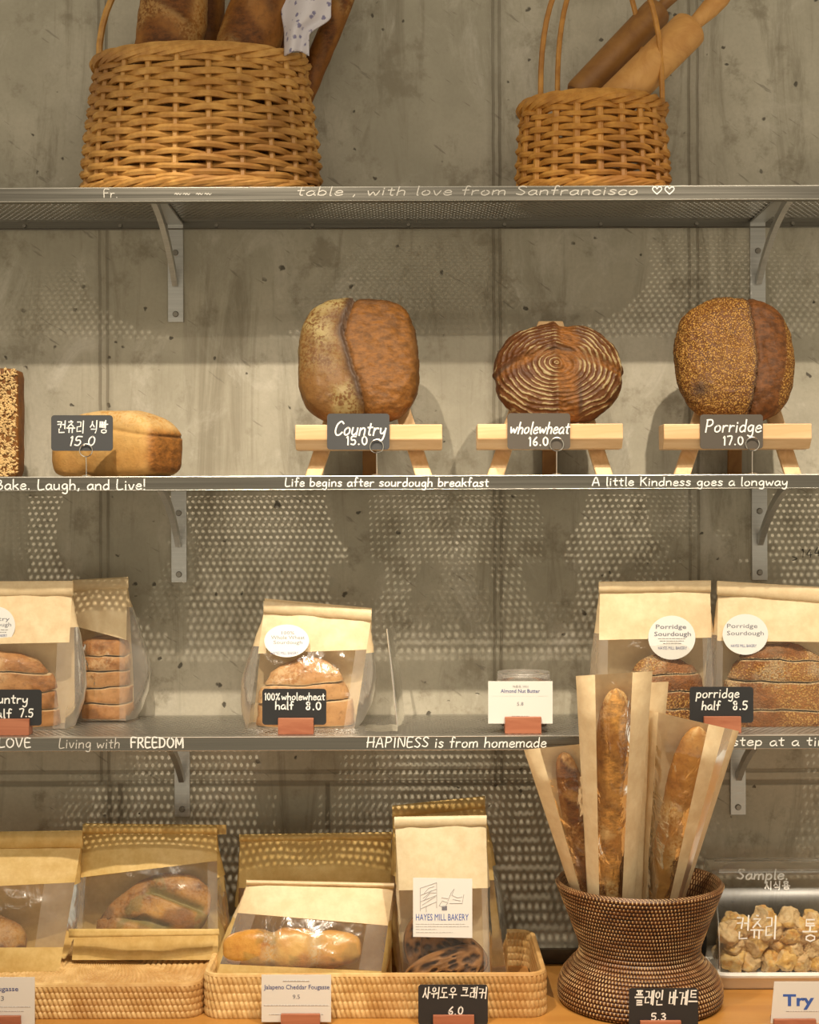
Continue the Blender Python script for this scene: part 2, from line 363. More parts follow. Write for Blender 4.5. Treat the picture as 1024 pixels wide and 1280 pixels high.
MT['cloth'] = mk_cloth()
# ------------------------------------------------------------------ lettering (hand strokes)
G = {
'a':(5,"4.4,4.4 2.6,5.2 .6,3.2 .8,.7 2.4,.1 4.2,2.2 4.4,4.8/4.4,4.8 4.4,1 5.2,.2"),'b':(5,".7,9.5 .6,.3/.6,3.5 2.5,5.2 4.5,3.5 4,.8 2,0 .6,1"),
'c':(4.5,"4.3,4.3 2.5,5.2 .6,3 1,.6 2.8,0 4.4,1"),'d':(5,"4.4,9.5 4.4,.2/4.4,3.8 2.6,5.2 .6,3 1,.5 2.6,.1 4.4,2"),
'e':(4.6,".7,2.6 4.2,3.2 3.6,4.9 2,5.1 .6,3 .9,.7 2.6,0 4.5,1"),'f':(4,"4,9 3,9.8 2,8.5 1.8,0/.3,5 3.6,5.2"),
'g':(5,"4.3,4.6 2.4,5.1 .7,3 1.6,.6 3.4,1 4.4,4.2/4.4,4.8 4.4,-2 3,-3.6 1,-2.8"),'h':(5,".8,9.6 .6,0/.6,3 2.4,5.1 4.2,4.2 4.3,0"),
'i':(2,"1,5 1,0/1,7.6 1,7"),'k':(4.8,".8,9.5 .7,0/4.2,5 .8,2.4/2,3.2 4.6,0"),'l':(2,"1,9.8 1,.6 1.7,0"),
'm':(7.5,".6,5 .6,0/.6,3.2 2.2,5 3.6,4.2 3.7,0/3.7,3.4 5.2,5 6.7,4.2 6.9,0"),'n':(5,".6,5 .6,0/.6,3.2 2.6,5 4.2,4 4.4,0"),
'o':(5,"2.5,5.1 .7,3.4 .9,.8 2.6,0 4.4,1.6 4.2,4.2 2.5,5.1"),'p':(5,".8,5 .5,-3.6/.7,3.2 2.6,5.1 4.4,3.5 4,.8 2.2,0 .7,1"),
'r':(4,".7,5 .7,0/.7,3 2,4.8 3.8,4.8"),'s':(4.2,"3.9,4.4 2.2,5.2 .9,4 2.4,2.7 3.8,1.4 2.4,0 .4,.6"),
't':(4,"2,8 2,1 3.4,.3/.4,5.3 3.8,5.5"),'u':(5,".7,5 .7,1.2 2.2,0 4.2,1.6/4.3,5 4.4,.2"),'v':(4.6,".5,5 2.2,.1 4.2,5"),
'w':(6.6,".4,5 1.6,.2 3.2,3.8 4.8,.2 6.3,5"),'y':(5,".6,5 1,2 2.6,1.4 4.2,3.4/4.4,5 4,-1.5 2.4,-3.6 .8,-2.6"),
'A':(6.5,".4,0 3.2,9.6 6,0/1.4,3.4 5,3.4"),'B':(6,"1,9.6 1,0/1,9.6 4.4,8.6 4,5.6 1,5/1,5 5.2,3.8 4.6,.6 1,0"),
'C':(6.5,"6,8 4,9.6 1.4,7.4 .8,3 2.4,.2 4.6,.4 6.2,2"),'D':(6.5,"1,9.4 1,.2/.4,9.4 4.6,8.2 5.8,4.6 4.2,1 .4,.1"),
'E':(5.5,"5,9.4 1,9.2 1,.2 5.2,.3/1,4.9 4.4,5"),'F':(5.5,"5.4,9.4 1,9.2 .9,0/1,5 4.4,5.2"),'H':(6.5,"1,9.5 .8,0/5.6,9.5 5.6,0/.2,4.4 6.3,5"),
'I':(2.6,"1.3,9.4 1.3,0"),'K':(6,"1,9.5 1,0/5.4,9.2 1.2,4.4/2.4,5.4 5.8,0"),'L':(5.2,"1,9.6 .9,.4 5,.5"),
'M':(8,".8,0 1.2,9.4 4,2.6 6.8,9.4 7.2,0"),'N':(6.5,".8,0 1,9.4 5.6,.4 5.8,9.4"),'O':(6.8,"3.4,9.5 1,7.4 .8,2.6 3.2,0 5.8,2.4 6,7 3.4,9.5"),
'P':(5.8,"1,9.4 .8,0/.6,9.2 4,9.4 5.2,7 3.8,4.8 1,4.4"),'R':(6,"1,9.4 .8,0/.6,9.2 4,9.4 5,7.2 3.6,5 1,4.6/2.6,4.6 5.6,0"),
'S':(5.4,"5,8.4 2.8,9.6 .9,7.6 2.6,5.2 4.6,3 3.2,.3 .5,1.2"),'V':(6,".4,9.4 2.8,.1 5.6,9.4"),
'0':(5.4,"2.7,9.4 .9,7 .9,2.4 2.7,0 4.5,2.4 4.5,7 2.7,9.4"),'1':(2.6,".6,8 1.6,9.4 1.4,0"),'3':(5,".8,8.6 2.8,9.4 4.2,7.4 2,5/2,5 4.4,3 3,.2 .5,1"),
'4':(5.2,"3.4,9.4 .6,3.2 5,3.4/3.8,6 3.6,0"),'5':(5.2,"4.8,9.3 1.4,9.2 1,5.4 3.4,5.6 4.4,3 3,.2 .6,.8"),'6':(5.2,"4,9.4 1.4,5.6 .9,2 2.6,0 4.3,1.8 3.4,4.2 1,3"),
'7':(5,".5,9.2 4.5,9.2 2.2,0"),'8':(5.4,"4.2,8.4 2.4,9.4 1,7.4 3.8,3.6 3.6,.6 1.6,.2 .9,2.4 3.6,5.6 4.2,8.4"),
'.':(2.4,"1,.5 1.3,.1"),',':(2.4,"1.3,.8 .7,-1.4"),'!':(2.2,"1,9.8 1,3/1,.6 1,.1"),'%':(7,"6,9.4 1,0/1.8,9 .8,7.6 2,6.6 2.8,7.8 1.8,9/5.2,3 4.2,1.6 5.2,.2 6.2,1.4 5.2,3"),
'>':(4.5,".4,7 4,4 .4,1.6"),'~':(7,".3,3 1.6,4.4 2.6,2.6 3.8,4.4 5,2.6 6.6,4"),'(':(6.2,"3,.4 .6,5 .8,8 2.2,8.4 3,6.4/3,6.4 4,8.4 5.4,8 5.4,5 3,.4"),' ':(3.2,""),
}
CHO = 'ㄱㄲㄴㄷㄸㄹㅁㅂㅃㅅㅆㅇㅈㅉㅊㅋㅌㅍㅎ'; JUNG = 'ㅏㅐㅑㅒㅓㅔㅕㅖㅗㅘㅙㅚㅛㅜㅝㅞㅟㅠㅡㅢㅣ'
JONG = ' ㄱㄲㄳㄴㄵㄶㄷㄹㄺㄻㄼㄽㄾㄿㅀㅁㅂㅄㅅㅆㅇㅈㅊㅋㅌㅍㅎ'
J = {'ㄱ':"0,9 9,9 7,0",'ㄴ':"1,9.5 1,1 9.5,1.5",'ㄷ':"9,9 1,9 1,1 9.5,1",'ㄹ':"1,9.5 9,9.5 9,5.4 1,5 1,.6 9.6,1",'ㅁ':"1,9 1,.6/1,9 9,9 9,.6 1,.6",
'ㅂ':"1,9.5 1,.5 9,.5 9,9.5/1,5 9,5",'ㅃ':".4,9.5 .4,.5 4,.5 4,9.5/.4,5 4,5/6,9.5 6,.5 9.6,.5 9.6,9.5/6,5 9.6,5",'ㅅ':"5,9.5 4.4,5 .5,.5/4.8,6 9.5,.8",
'ㅇ':"5,9.4 1,7 1,3 5,.6 9,3 9,7 5,9.4",'ㅈ':"1,9 9,9 5,5 .5,.5/5,5 9.5,.8",'ㅊ':"4,10 6,9.6/.8,7.6 9,7.6 5,4.4 .5,.3/5,4.4 9.5,.5",
'ㅋ':"0,9 9,9 7,0/.6,5 8,5.4",'ㅌ':"9,9.4 1,9.4 1,.6 9.6,.6/1,5 8.6,5",'ㅍ':".4,9 9.6,9/.2,.8 9.8,.8/3,9 3.4,.8/7,9 6.6,.8",'ㅎ':"4,10 6,9.8/1,7.8 9,7.8/5,6 2,4 2,1.6 5,.2 8,1.6 8,4 5,6"}
VV = {'ㅏ':"3,10 3,0/3,5 9,5",'ㅐ':"1.6,9.4 1.6,.6/1.6,5 6.4,5/7,10 7,0",'ㅓ':"8,10 8,0/1,5 8,5",'ㅔ':"5.4,9.4 5.4,.6/.4,5 5.4,5/9,10 9,0",'ㅣ':"5,10 5,0",'ㅑ':"3,10 3,0/3,6.5 9,6.5/3,3.5 9,3.5",'ㅕ':"8,10 8,0/1,6.5 8,6.5/1,3.5 8,3.5",
'ㅗ':"0,2 10,2/5,9 5,2",'ㅛ':"0,2 10,2/3,9 3,2/7,9 7,2",'ㅜ':"0,8 10,8/5,8 5,0",'ㅠ':"0,8 10,8/3,8 3,0/7,8 7,0",'ㅡ':"0,5 10,5"}
def pl(st): return [[tuple(float(c) for c in p.split(',')) for p in k.split()] for k in st.split('/') if k.strip()]
def fit(st, x0, y0, x1, y1): return [[(x0 + (x1-x0)*x/10, y0 + (y1-y0)*y/10) for x, y in k] for k in pl(st)]
def hangul(ch):
    i = ord(ch) - 0xAC00; c, v, t = CHO[i//588], JUNG[(i % 588)//28], JONG[i % 28]
    out = []; b = 3.6 if t != ' ' else 0.0
    if v in 'ㅗㅛㅜㅠㅡ':
        m = b + (10-b)*0.46
        out += fit(J[c], 1.4, m+0.2, 7.6, 10); out += fit(VV[v], 0.2, b+0.2, 9, m)
    elif v == 'ㅝ':
        out += fit(J[c], .8, 5.6, 5, 10); out += fit(VV['ㅜ'], 0, 1, 5.8, 5); out += fit(VV['ㅓ'], 5.4, 0, 9.2, 10)
    elif v == 'ㅘ':
        out += fit(J[c], .8, 5.6, 5, 10); out += fit(VV['ㅗ'], 0, 1, 5.8, 5); out += fit(VV['ㅏ'], 6, 0, 9.6, 10)
    else:
        out += fit(J[c], .4, b+0.6, 5.2 if v not in 'ㅐㅔ' else 4.4, 9.4); out += fit(VV[v], 5.4 if v not in 'ㅐㅔ' else 4.6, b, 9.4, 10)
    if t != ' ': out += fit(J[t], 1.8, -0.2, 8.4, 3.2)
    return out
def smooth(p, n=4):
    if len(p) < 3: return p
    q = []
    for i in range(len(p)-1):
        a, b, c, d = p[max(0,i-1)], p[i], p[i+1], p[min(len(p)-1,i+2)]
        for k in range(n):
            t = k/n
            q.append(tuple(0.5*(2*b[j] + (c[j]-a[j])*t + (2*a[j]-5*b[j]+4*c[j]-d[j])*t*t + (3*b[j]-a[j]-3*c[j]+d[j])*t**3) for j in (0,1)))
    return q + [p[-1]]
def strokes(text, hk=1.0):
    x = 0; out = []
    for ch in text:
        if ord(ch) >= 0xAC00:
            out += [[(x + a*hk, b*hk*0.95) for a, b in k] for k in hangul(ch)]; x += 10.6*hk
        else:
            wd, st = G[ch]; out += [smooth([(x + a, b) for a, b in k]) for k in pl(st)]; x += wd + 0.9
    return out, max(x, 1e-3)
def ribbon(m, pts, r):
    """a flat stroke of chalk lying on its surface (in the x-z plane)"""
    n = len(pts); L = []; R = []
    for i in range(n):
        a, b = pts[max(0, i-1)], pts[min(n-1, i+1)]; t = Vector((b.x-a.x, 0, b.z-a.z))
        t = t.normalized() if t.length > 1e-9 else Vector((1,0,0)); q = Vector((-t.z, 0, t.x))*r
        e = t*(r*0.7)*(-1 if i == 0 else 1 if i == n-1 else 0)
        L.append(pts[i] + q + e); R.append(pts[i] - q + e)
    m.add(L + R, [(i, i+1, n+i+1, n+i) for i in range(n-1)])
def write(text, x0, yb, wpx, hpx, Y, parent, mat='chalk', r=0.0011, slant=0.0, drop=0.0, jit=0.25, hk=1.0, name='lettering'):
    """hand lettering: starts at column x0 on baseline yb, wpx wide, hpx cap height, on the surface at distance Y"""
    st, wd = strokes(text, hk); m = MB(); rr = random.Random(text); nk = 0
    sx, sy = wpx/wd, hpx/10.0
    for k in st:
        j = rr.uniform(-jit, jit)
        pts = []
        for a, b in k:
            px = x0 + (a + slant*b*sy/sx*1.0)*sx; py = yb - (b + j)*sy + drop*a*sx
            pts.append(W(px, py, Y(px, py) if callable(Y) else Y))
        if len(pts) == 1: pts.append(pts[0] + Vector((r, 0, 0)))
        nk += 1; pts = [p - Vector((0, 0.00012*(nk % 4), 0)) for p in pts]; ribbon(m, pts, r)
    return m.build(name, MT[mat], parent, smooth=False)
def printed(text, cx, yb, wpx, hpx, Y, parent, mat='ink', name='printed_text', tilt=0.0, bold=0.0):
    """type: centred on column cx, baseline yb, wpx wide, hpx tall"""
    cu = bpy.data.curves.new('type', 'FONT'); cu.body = text; cu.resolution_u = 2; cu.offset = bold
    ob = bpy.data.objects.new('type', cu); COL.objects.link(ob); bpy.context.view_layer.update()
    dg = bpy.context.evaluated_depsgraph_get(); me = ob.evaluated_get(dg).to_mesh()
    vs = [v.co.copy() for v in me.vertices]; fs = [tuple(p.vertices) for p in me.polygons]
    bpy.data.objects.remove(ob); bpy.data.curves.remove(cu)
    xs = [v.x for v in vs]; ys = [v.y for v in vs]; x0, x1 = min(xs), max(xs); cap = 0.7
    m = MB(); q = []
    for v in vs:
        a = ((v.x-x0)/(x1-x0) - 0.5)*wpx; b = v.y/cap*hpx
        px = cx + a + tilt*b*-1; py = yb - b + tilt*a
        q.append(W(px, py, Y(px, py) if callable(Y) else Y))
    m.add(q, fs)
    return m.build(name, MT[mat], parent, smooth=False)
def fineprint(lines, Y, parent, mat='ink2', th=0.0005, tilt=0.0, name='fine_print'):
    """rows of unreadable small print: broken dashes"""
    m = MB(); rr = random.Random(len(lines)*7 + int(lines[0][0]))
    for x0, x1, y in lines:
        x = x0
        while x < x1:
            l = min(rr.uniform(1.5, 5.0), x1 - x); yy = y + tilt*(x - (x0+x1)/2)
            m.tube([W(x, yy, Y), W(x + l, yy + tilt*l, Y)], th, 4); x += l + 0.9
    return m.build(name, MT[mat], parent, smooth=False)
def rrect(x0, y0, x1, y1, r, n=4):
    out = []
    for cx, cy, a in ((x1-r, y0+r, -PI/2), (x1-r, y1-r, 0), (x0+r, y1-r, PI/2), (x0+r, y0+r, PI)):
        for k in range(n+1): out.append((cx + r*math.cos(a + k*PI/2/n), cy + r*math.sin(a + k*PI/2/n)))
    return out
def plate(x0, y0, x1, y1, Y, th, mat, parent, name, r=0.0, skew=(0,0)):
    m = MB(); poly = rrect(x0, y0, x1, y1, r) if r else [(x1,y0),(x1,y1),(x0,y1),(x0,y0)]
    poly = [(a + skew[0]*(b-y1), b + skew[1]*(a-x0)) for a, b in poly]
    m.prism([W(a, b, Y) for a, b in poly], (0, th, 0)); return m.build(name, MT[mat], parent, smooth=False)
# ------------------------------------------------------------------ setting
m = MB(); m.box(-1.5, 1.5, WALL, WALL+0.15, 0, 3.2); wl = struct(m.build('wall_back', MT['concrete'], smooth=False))
m = MB(); m.box(-1.5, 1.5, -0.6, WALL, -0.05, 0); struct(m.build('floor', MT['floor'], smooth=False))
m = MB(); m.box(-1.5, 1.5, WALL-0.012, WALL, TBL, TBL+0.026); struct(m.build('baseboard_back', MT['trim'], smooth=False))
m = MB(); q = [W(a, b, WALL-0.0006) for a, b in ((1007,694),(1010,696))]
mk = MB()
for t, x0, y0, w_, h_ in (('>', 990, 702, 9, 9), ('1', 1002, 697, 5, 11), ('4', 1008, 697, 9, 11), ('4', 1018, 695, 9, 12)):
    st, wd = strokes(t)
    for k in st: mk.tube([W(x0 + a*w_/wd, y0 - b*h_/10, WALL-0.0004) for a, b in k], 0.0007, 4)
mo = mk.build('wall_scribble', MT['marker'], wl)
# counter
ct = thing('wooden_counter', 'orange-brown wooden counter below the lowest metal shelf', 'counter', (0, 2.4, 0))
m = MB(); m.box(-1.3, 1.3, 2.05, WALL-0.013, TBL-0.035, TBL); m.build('worktop', MT['counter'], ct, smooth=False, bevel=0.003)
m = MB(); m.box(-1.28, 1.28, 2.12, WALL-0.02, 0.0, TBL-0.035); m.build('cabinet_body', MT['counter'], ct, smooth=False)
# ------------------------------------------------------------------ perforated steel shelves
def deck_mesh(X0, X1, Y0, Y1, z, p=0.0113, r=0.0031, th=0.0012):
    rows = 25; ry = p*math.sqrt(3)/2; ya = Y0 + 0.017
    ncol = int((X1 - X0 - 0.02)/p); xa = X0 + 0.01
    m = MB(); vs = []; fs = []
    ang12 = [k*PI/6 for k in range(12)]
    hexp = []
    for k in range(12):                             # points of the cell outline (pointy-top hexagon) at 30 degree steps
        a = ang12[k]; R = (p/2)/math.cos(((a + PI/6) % (PI/3)) - PI/6); hexp.append((R*math.cos(a), R*math.sin(a)))
    for j in range(rows):
        cy = ya + j*ry
        for i in range(ncol - (j % 2)):
            cx = xa + (i + 0.5 + 0.5*(j % 2))*p; o = len(vs)
            vs += [(cx + r*math.cos(a), cy + r*math.sin(a), z) for a in ang12] + [(cx + x, cy + y, z) for x, y in hexp]
            fs += [(o+k, o+(k+1)%12, o+12+(k+1)%12, o+12+k)[::-1] for k in range(12)]
    m.add(vs, fs)
    yl, yh = ya - p*0.6, ya + (rows-1)*ry + p*0.6
    m.add([(X0,Y0,z),(X1,Y0,z),(X1,yl+0.006,z+0.00005),(X0,yl+0.006,z+0.00005)], [(0,1,2,3)])
    m.add([(X0,yh-0.006,z+0.00005),(X1,yh-0.006,z+0.00005),(X1,Y1,z),(X0,Y1,z)], [(0,1,2,3)])
    for xa_, xb_ in ((X0, X0+0.016), (X1-0.022, X1)):
        m.add([(xa_,Y0,z+0.0001),(xb_,Y0,z+0.0001),(xb_,Y1,z+0.0001),(xa_,Y1,z+0.0001)], [(0,1,2,3)])
    return m
def bracket(px, z, parent, big=True):
    X = (px - 512)/(F/WALL)
    m = MB(); m.box(X-0.0145, X+0.0145, WALL-0.005, WALL, z-0.19, z-0.004)
    m.box(X-0.0145, X+0.0145, 2.535, WALL-0.004, z-0.0075, z-0.003)
    b = m.build('bracket', MT['alu'], parent, smooth=False, bevel=0.001)
    pts = []                                        # brace: a strap on edge curving from arm to wall plate
    for t in np.linspace(0, 1, 9):
        y = lerp(2.545, WALL-0.006, t); zz = z - 0.006 - 0.105*(0.35*t + 0.65*t**2.2)
        pts.append((y, zz))
    mm = MB(); vs = []; fs = []
    for i, (y, zz) in enumerate(pts):
        h = 0.013
        for sx in (-0.005, 0.005): vs += [(X+sx, y, zz), (X+sx, y-0.006, zz-h)]
    for i in range(8):
        a = i*4; c = a + 4
        fs += [(a, c, c+1, a+1), (a+2, a+3, c+3, c+2), (a, a+2, c+2, c), (a+1, c+1, c+3, a+3)]
    fs += [(0,1,3,2), (32,34,35,33)]
    mm.add(vs, fs); mm.build('brace', MT['alu'], b, smooth=False)
    for zz in (z-0.175, z-0.06):
        s = MB(); s.lathe([(0.0001,-0.0),(0.0045,0.0),(0.0058,0.0022),(0.0058,0.003)], (0,0,0), 12)
        s.v = [(X + a, WALL-0.0085 + c, zz + b_) for a, b_, c in s.v]; s.build('screw', MT['screw'], b)
    return b
SX = 1.05
SHL = ['top perforated steel shelf carrying the two wicker baskets', 'middle perforated steel shelf carrying the loaves on wooden easels', 'lowest perforated steel shelf carrying the windowed bread bags']
BR = [(221, 948), (224, 949), (227, 921)]
shelves = []
for i, z in enumerate(DECK):
    sh = thing('steel_shelf', SHL[i], 'shelf', (0, 2.64, z-0.02), 'wall shelves'); shelves.append(sh)
    d = deck_mesh(-SX, SX, SHF+0.002, WALL-0.003, z-0.0006); d.build('perforated_deck', MT['steel'], sh, smooth=False, solid=0.0012)
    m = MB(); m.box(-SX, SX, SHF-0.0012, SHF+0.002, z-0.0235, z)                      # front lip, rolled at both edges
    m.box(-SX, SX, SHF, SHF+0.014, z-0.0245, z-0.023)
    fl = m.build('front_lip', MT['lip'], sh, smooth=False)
    m = MB(); m.tube([(-SX, SHF-0.0002, z-0.0010), (SX, SHF-0.0002, z-0.0010)], 0.0013, 8); m.tube([(-SX, SHF-0.0002, z-0.0232), (SX, SHF-0.0002, z-0.0232)], 0.0011, 8)
    m.build('rolled_edge', MT['edge'], fl)
    m = MB(); m.box(-SX, SX, WALL-0.004, WALL-0.0005, z-0.016, z-0.0013); m.tube([(-SX, WALL-0.005, z-0.0155), (SX, WALL-0.005, z-0.0155)], 0.0016, 6)
    m.build('back_lip', MT['lip'], sh, smooth=False)
    for k in range(9):
        X = -0.72 + k*0.18; s = MB(); s.lathe([(0.0001,-0.004),(0.0032,-0.004),(0.0036,0),(0.0036,0.002)], (0,0,0), 8)
        s.v = [(X+a, WALL-0.006+c, z-0.0095+b_) for a, b_, c in s.v]; s.build('bolt', MT['screw'], sh)
    for px in BR[i]: bracket(px, z, sh)
LY = SHF - 0.0016
s1, s2, s3 = shelves
write('Fr.', 129, 247, 20, 11, LY, s1, 'chalk_f', 0.0007); write('~~ ~~', 218, 246, 48, 10, LY, s1, 'chalk_f', 0.0006)
write('table , with love from Sanfrancisco', 370, 244.5, 429, 11.5, LY, s1, 'chalk_f', 0.0009, 0.25, -ROLL*0.9)
write('((', 815, 243, 31, 11, LY, s1, 'chalk', 0.0009)
write('Bake. Laugh, and Live!', -6, 612, 190, 13, LY, s2, 'chalk', 0.0011)
write('Life begins after sourdough breakfast', 356, 608, 256, 11, LY, s2, 'chalk', 0.0010, 0.05)
write('A little Kindness goes a longway', 740, 607, 246, 11, LY, s2, 'chalk', 0.0010, 0.05)
write('LOVE', -2, 934, 42, 12, LY, s3, 'chalk', 0.0011); write('Living with', 73, 935, 78, 13, LY, s3, 'chalk_f', 0.0008, 0.08)
write('FREEDOM', 163, 934.5, 68, 13, LY, s3, 'chalk', 0.0013); write('HAPINESS is from homemade', 458, 934, 226, 13, LY, s3, 'chalk', 0.0010, 0.1)
write('One step at a time', 872, 932, 176, 12, LY, s3, 'chalk', 0.0010, 0.08)
# ------------------------------------------------------------------ wicker baskets on the top shelf
def ell(c, a, b, th, z): return Vector((c[0] + a*math.cos(th), c[1] + b*math.sin(th), z))
def wicker(root, c, prof, H, rows, nst, mat, pr=0.0052, amp=0.0062, mid=False):
    z0 = c[2]
    def ab(t):
        t = min(1, max(0, t)); k = t*(len(prof)-1); i = min(len(prof)-2, int(k)); f = k - i
        return lerp(prof[i][0], prof[i+1][0], f), lerp(prof[i][1], prof[i+1][1], f)
    m = MB(); lo, hi = 0.014, H - 0.016; rr = random.Random(3)
    for r in range(rows):
        t = (r + 0.5)/rows; z = z0 + lerp(lo, hi, t); a, b = ab(t); n = nst*7; pts = []; ph = rr.uniform(0, 6)
        rad = pr*rr.uniform(0.86, 1.08)
        for k in range(n):
            th = 2*PI*k/n; cs = math.cos(nst*th/2 + PI*r); o = amp*math.copysign(abs(cs)**0.8, cs)
            zz = z + 0.0016*math.sin(3*th + ph) + 0.0012*math.sin(nst*th/2 + ph)
            pts.append(ell(c, a + o, b + o, th, zz))
        m.tube(pts, rad, 6, True)
    for i in range(nst):                             # upright stakes
        th = 2*PI*i/nst; m.tube([ell(c, *ab(t), th, z0 + 0.003 + (H-0.006)*t) for t in np.linspace(0, 1, 7)], 0.0048, 6, flat=1.2)
        if mid: m.tube([ell(c, *ab(t), th + 0.035, z0 + 0.003 + (H-0.006)*t) for t in np.linspace(0, 1, 7)], 0.003, 6)
    m.build('woven_wall', MT[mat], root)
    for nm, z, t, tw, R in (('braided_rim', z0 + H - 0.006, 1, 5, 0.0085), ('braided_foot', z0 + 0.0135, 0, 6, 0.0070)):
        q = MB(); a, b = ab(t)
        for s in range(5):
            pts = []
            for k in range(160):
                th = 2*PI*k/160; ph = tw*th + s*2*PI/5 + 0.5*math.sin(3*th + s); pts.append(ell(c, a + R*math.cos(ph), b + R*math.cos(ph), th, z + R*math.sin(ph)*(0.9 if t else 0.85)))
            q.tube(pts, 0.0062 if t else 0.0058, 6, True)
        q.build(nm, MT[mat], root)
    q = MB(); a, b = ab(0); q.lathe([(0.001,0.006),(0.98,0.006),(0.98,0.012),(0.001,0.012)], (c[0], c[1], z0), 40, a, b)
    q.build('woven_base', MT[mat], root)
D0 = DECK[0]
bk = thing('wicker_basket', 'large honey-coloured wicker basket full of baguettes at top left', 'basket', (-0.368, 2.632, D0), 'wicker baskets on the top shelf')
wicker(bk, (-0.368, 2.632, D0+0.0005), [(0.207,0.118),(0.204,0.115),(0.198,0.112),(0.190,0.108),(0.183,0.104)], 0.249, 20, 22, 'willow', 0.0060, 0.0062)
m = MB(); pts = []
for k in range(25):
    a = PI*k/24; pts.append((-0.368 - 0.182*math.cos(a)*(1-0.0*math.sin(a)), 2.632, D0 + 0.20 + (0.05 + 0.22*math.sin(a)**0.9 if 0 < k < 24 else 0)))
m.tube(pts, 0.006, 8); m.build('handle', MT['willow'], bk)
sb = thing('handled_basket', 'smaller wicker basket with thin hoop handles holding rolling pins', 'basket', (0.328, 2.632, D0), 'wicker baskets on the top shelf')
wicker(sb, (0.328, 2.632, D0+0.0005), [(0.132,0.100),(0.130,0.098),(0.128,0.096),(0.125,0.093),(0.122,0.090)], 0.170, 12, 20, 'willow2', 0.0054, 0.0056, True)
for yy, xa, xb, za in ((2.596, (676,108), (828,114), 0.30), (2.685, (697,112), (803,112), 0.31)):
    A = W(*xa, yy); B = W(*xb, yy); m = MB(); pts = [Vector((A.x, yy, A.z-0.03))]
    for k in range(25):
        a = PI*k/24; x = lerp(A.x, B.x, (1 - math.copysign(abs(math.cos(a))**0.75, math.cos(a)))/2); pts.append(Vector((x, yy, A.z - 0.01 + 0.235*math.sin(a)**0.9)))
    pts.append(Vector((B.x, yy, B.z-0.03))); m.tube(pts, 0.0048, 8); m.build('handle', MT['willow2'], sb)
# ------------------------------------------------------------------ breads
def baguette(name, label, cat, p0, p1, r, mat, group=None, nsl=4, flat=0.9, bend=0.0, seed=0, cuts=True):
    p0, p1 = Vector(p0), Vector(p1); ax = p1 - p0; L = ax.length; t = ax.normalized()
    fr = Vector((0,-1,0)); fr = (fr - t*fr.dot(t)).normalized(); sd = t.cross(fr)
    m = MB(); nu, nv = 36, 64; torn = []; flour = []; ear = []
    for j in range(nv+1):
        s = j/nv; e = max(0.0, 1 - abs(2*s-1)**5.0)**0.5
        for i in range(nu):
            a = 2*PI*i/nu; front = math.cos(a); lat = math.sin(a)
            k = s*nsl*1.0 + lat*0.33 + 0.15*math.sin(seed + s*9); f = k - math.floor(k); inb = 1 - sstep(0.42, 0.5, abs(lat)*0.7)
            tn = (sstep(0.08, 0.16, f)*(1 - sstep(0.62, 0.75, f)))*sstep(0.2, 0.5, front)*inb if cuts else 0
            er = math.exp(-((f-0.08)/0.06)**2)*sstep(0.2, 0.5, front)*inb if cuts else 0
            P = p0 + t*L*s + sd*bend*math.sin(PI*s)
            d = fr*front*flat + sd*lat
            rr = r*max(0.02, e)*(1 + 0.06*nz(P + d*r, 14) + 0.03*nz(P + d*r, 50)) - 0.05*r*tn + 0.10*r*er
            m.v.append(tuple(P + d*rr)); torn.append(tn); ear.append(er*0.35)
            flour.append(sstep(-0.1, 0.35, nz(P + d*r + Vector((seed,0,0)), 9))*0.7*(1-tn))
    for j in range(nv):
        for i in range(nu): m.f.append((j*nu+i, j*nu+(i+1)%nu, (j+1)*nu+(i+1)%nu, (j+1)*nu+i))
    m.attr('torn', torn).attr('flour', flour).attr('ear', ear)
    return tag(m.build(name, MT[mat], sharp=0), label, cat, group)
GB = 'baguettes in the large wicker basket'
def bw(px, py, Y): return W(px, py, Y)
baguette('baguette', 'thick floury baguette leftmost in the large wicker basket', 'bread', bw(196, 205, 2.60), bw(226, -70, 2.60), 0.058, 'dark_baguette', GB, 3, seed=1)
baguette('baguette', 'thick golden baguette leaning right in the middle of the large wicker basket', 'bread', bw(258, 205, 2.60), bw(352, -70, 2.60), 0.053, 'dark_baguette', GB, 4, seed=2.2)
baguette('baguette', 'narrow brown baguette just left of the floral cloth in the large basket', 'bread', bw(310, 200, 2.67), bw(378, -60, 2.66), 0.026, 'dark_baguette', GB, 4, seed=4)
baguette('baguette', 'dark thin baguette behind the floral cloth, leaning far right', 'bread', bw(345, 200, 2.68), bw(452, -55, 2.67), 0.021, 'dark_baguette', GB, 4, seed=6)
baguette('baguette', 'shaded baguette in the gap behind the two thick loaves', 'bread', bw(243, 205, 2.69), bw(262, -60, 2.69), 0.036, 'dark_baguette', GB, 3, seed=8)
# floral cloth: a folded napkin tucked over the rim
m = MB()
def cl(u, v):
    px = lerp(lerp(352, 414, u), lerp(356, 386, u), sstep(0.5, 0.75, v)); py = lerp(-40, 70, v) + (10*u*(1-v)) - 6*math.sin(PI*u)*v
    return W(px, py, 2.560 + 0.012*math.sin(7*u + 3*v) + 0.010*math.cos(4*u) - 0.012*v)
m.grid(cl, 26, 40); tag(m.build('floral_cloth', MT['cloth'], solid=0.003), 'white cloth with small dark flowers tucked beside the baguettes', 'cloth')
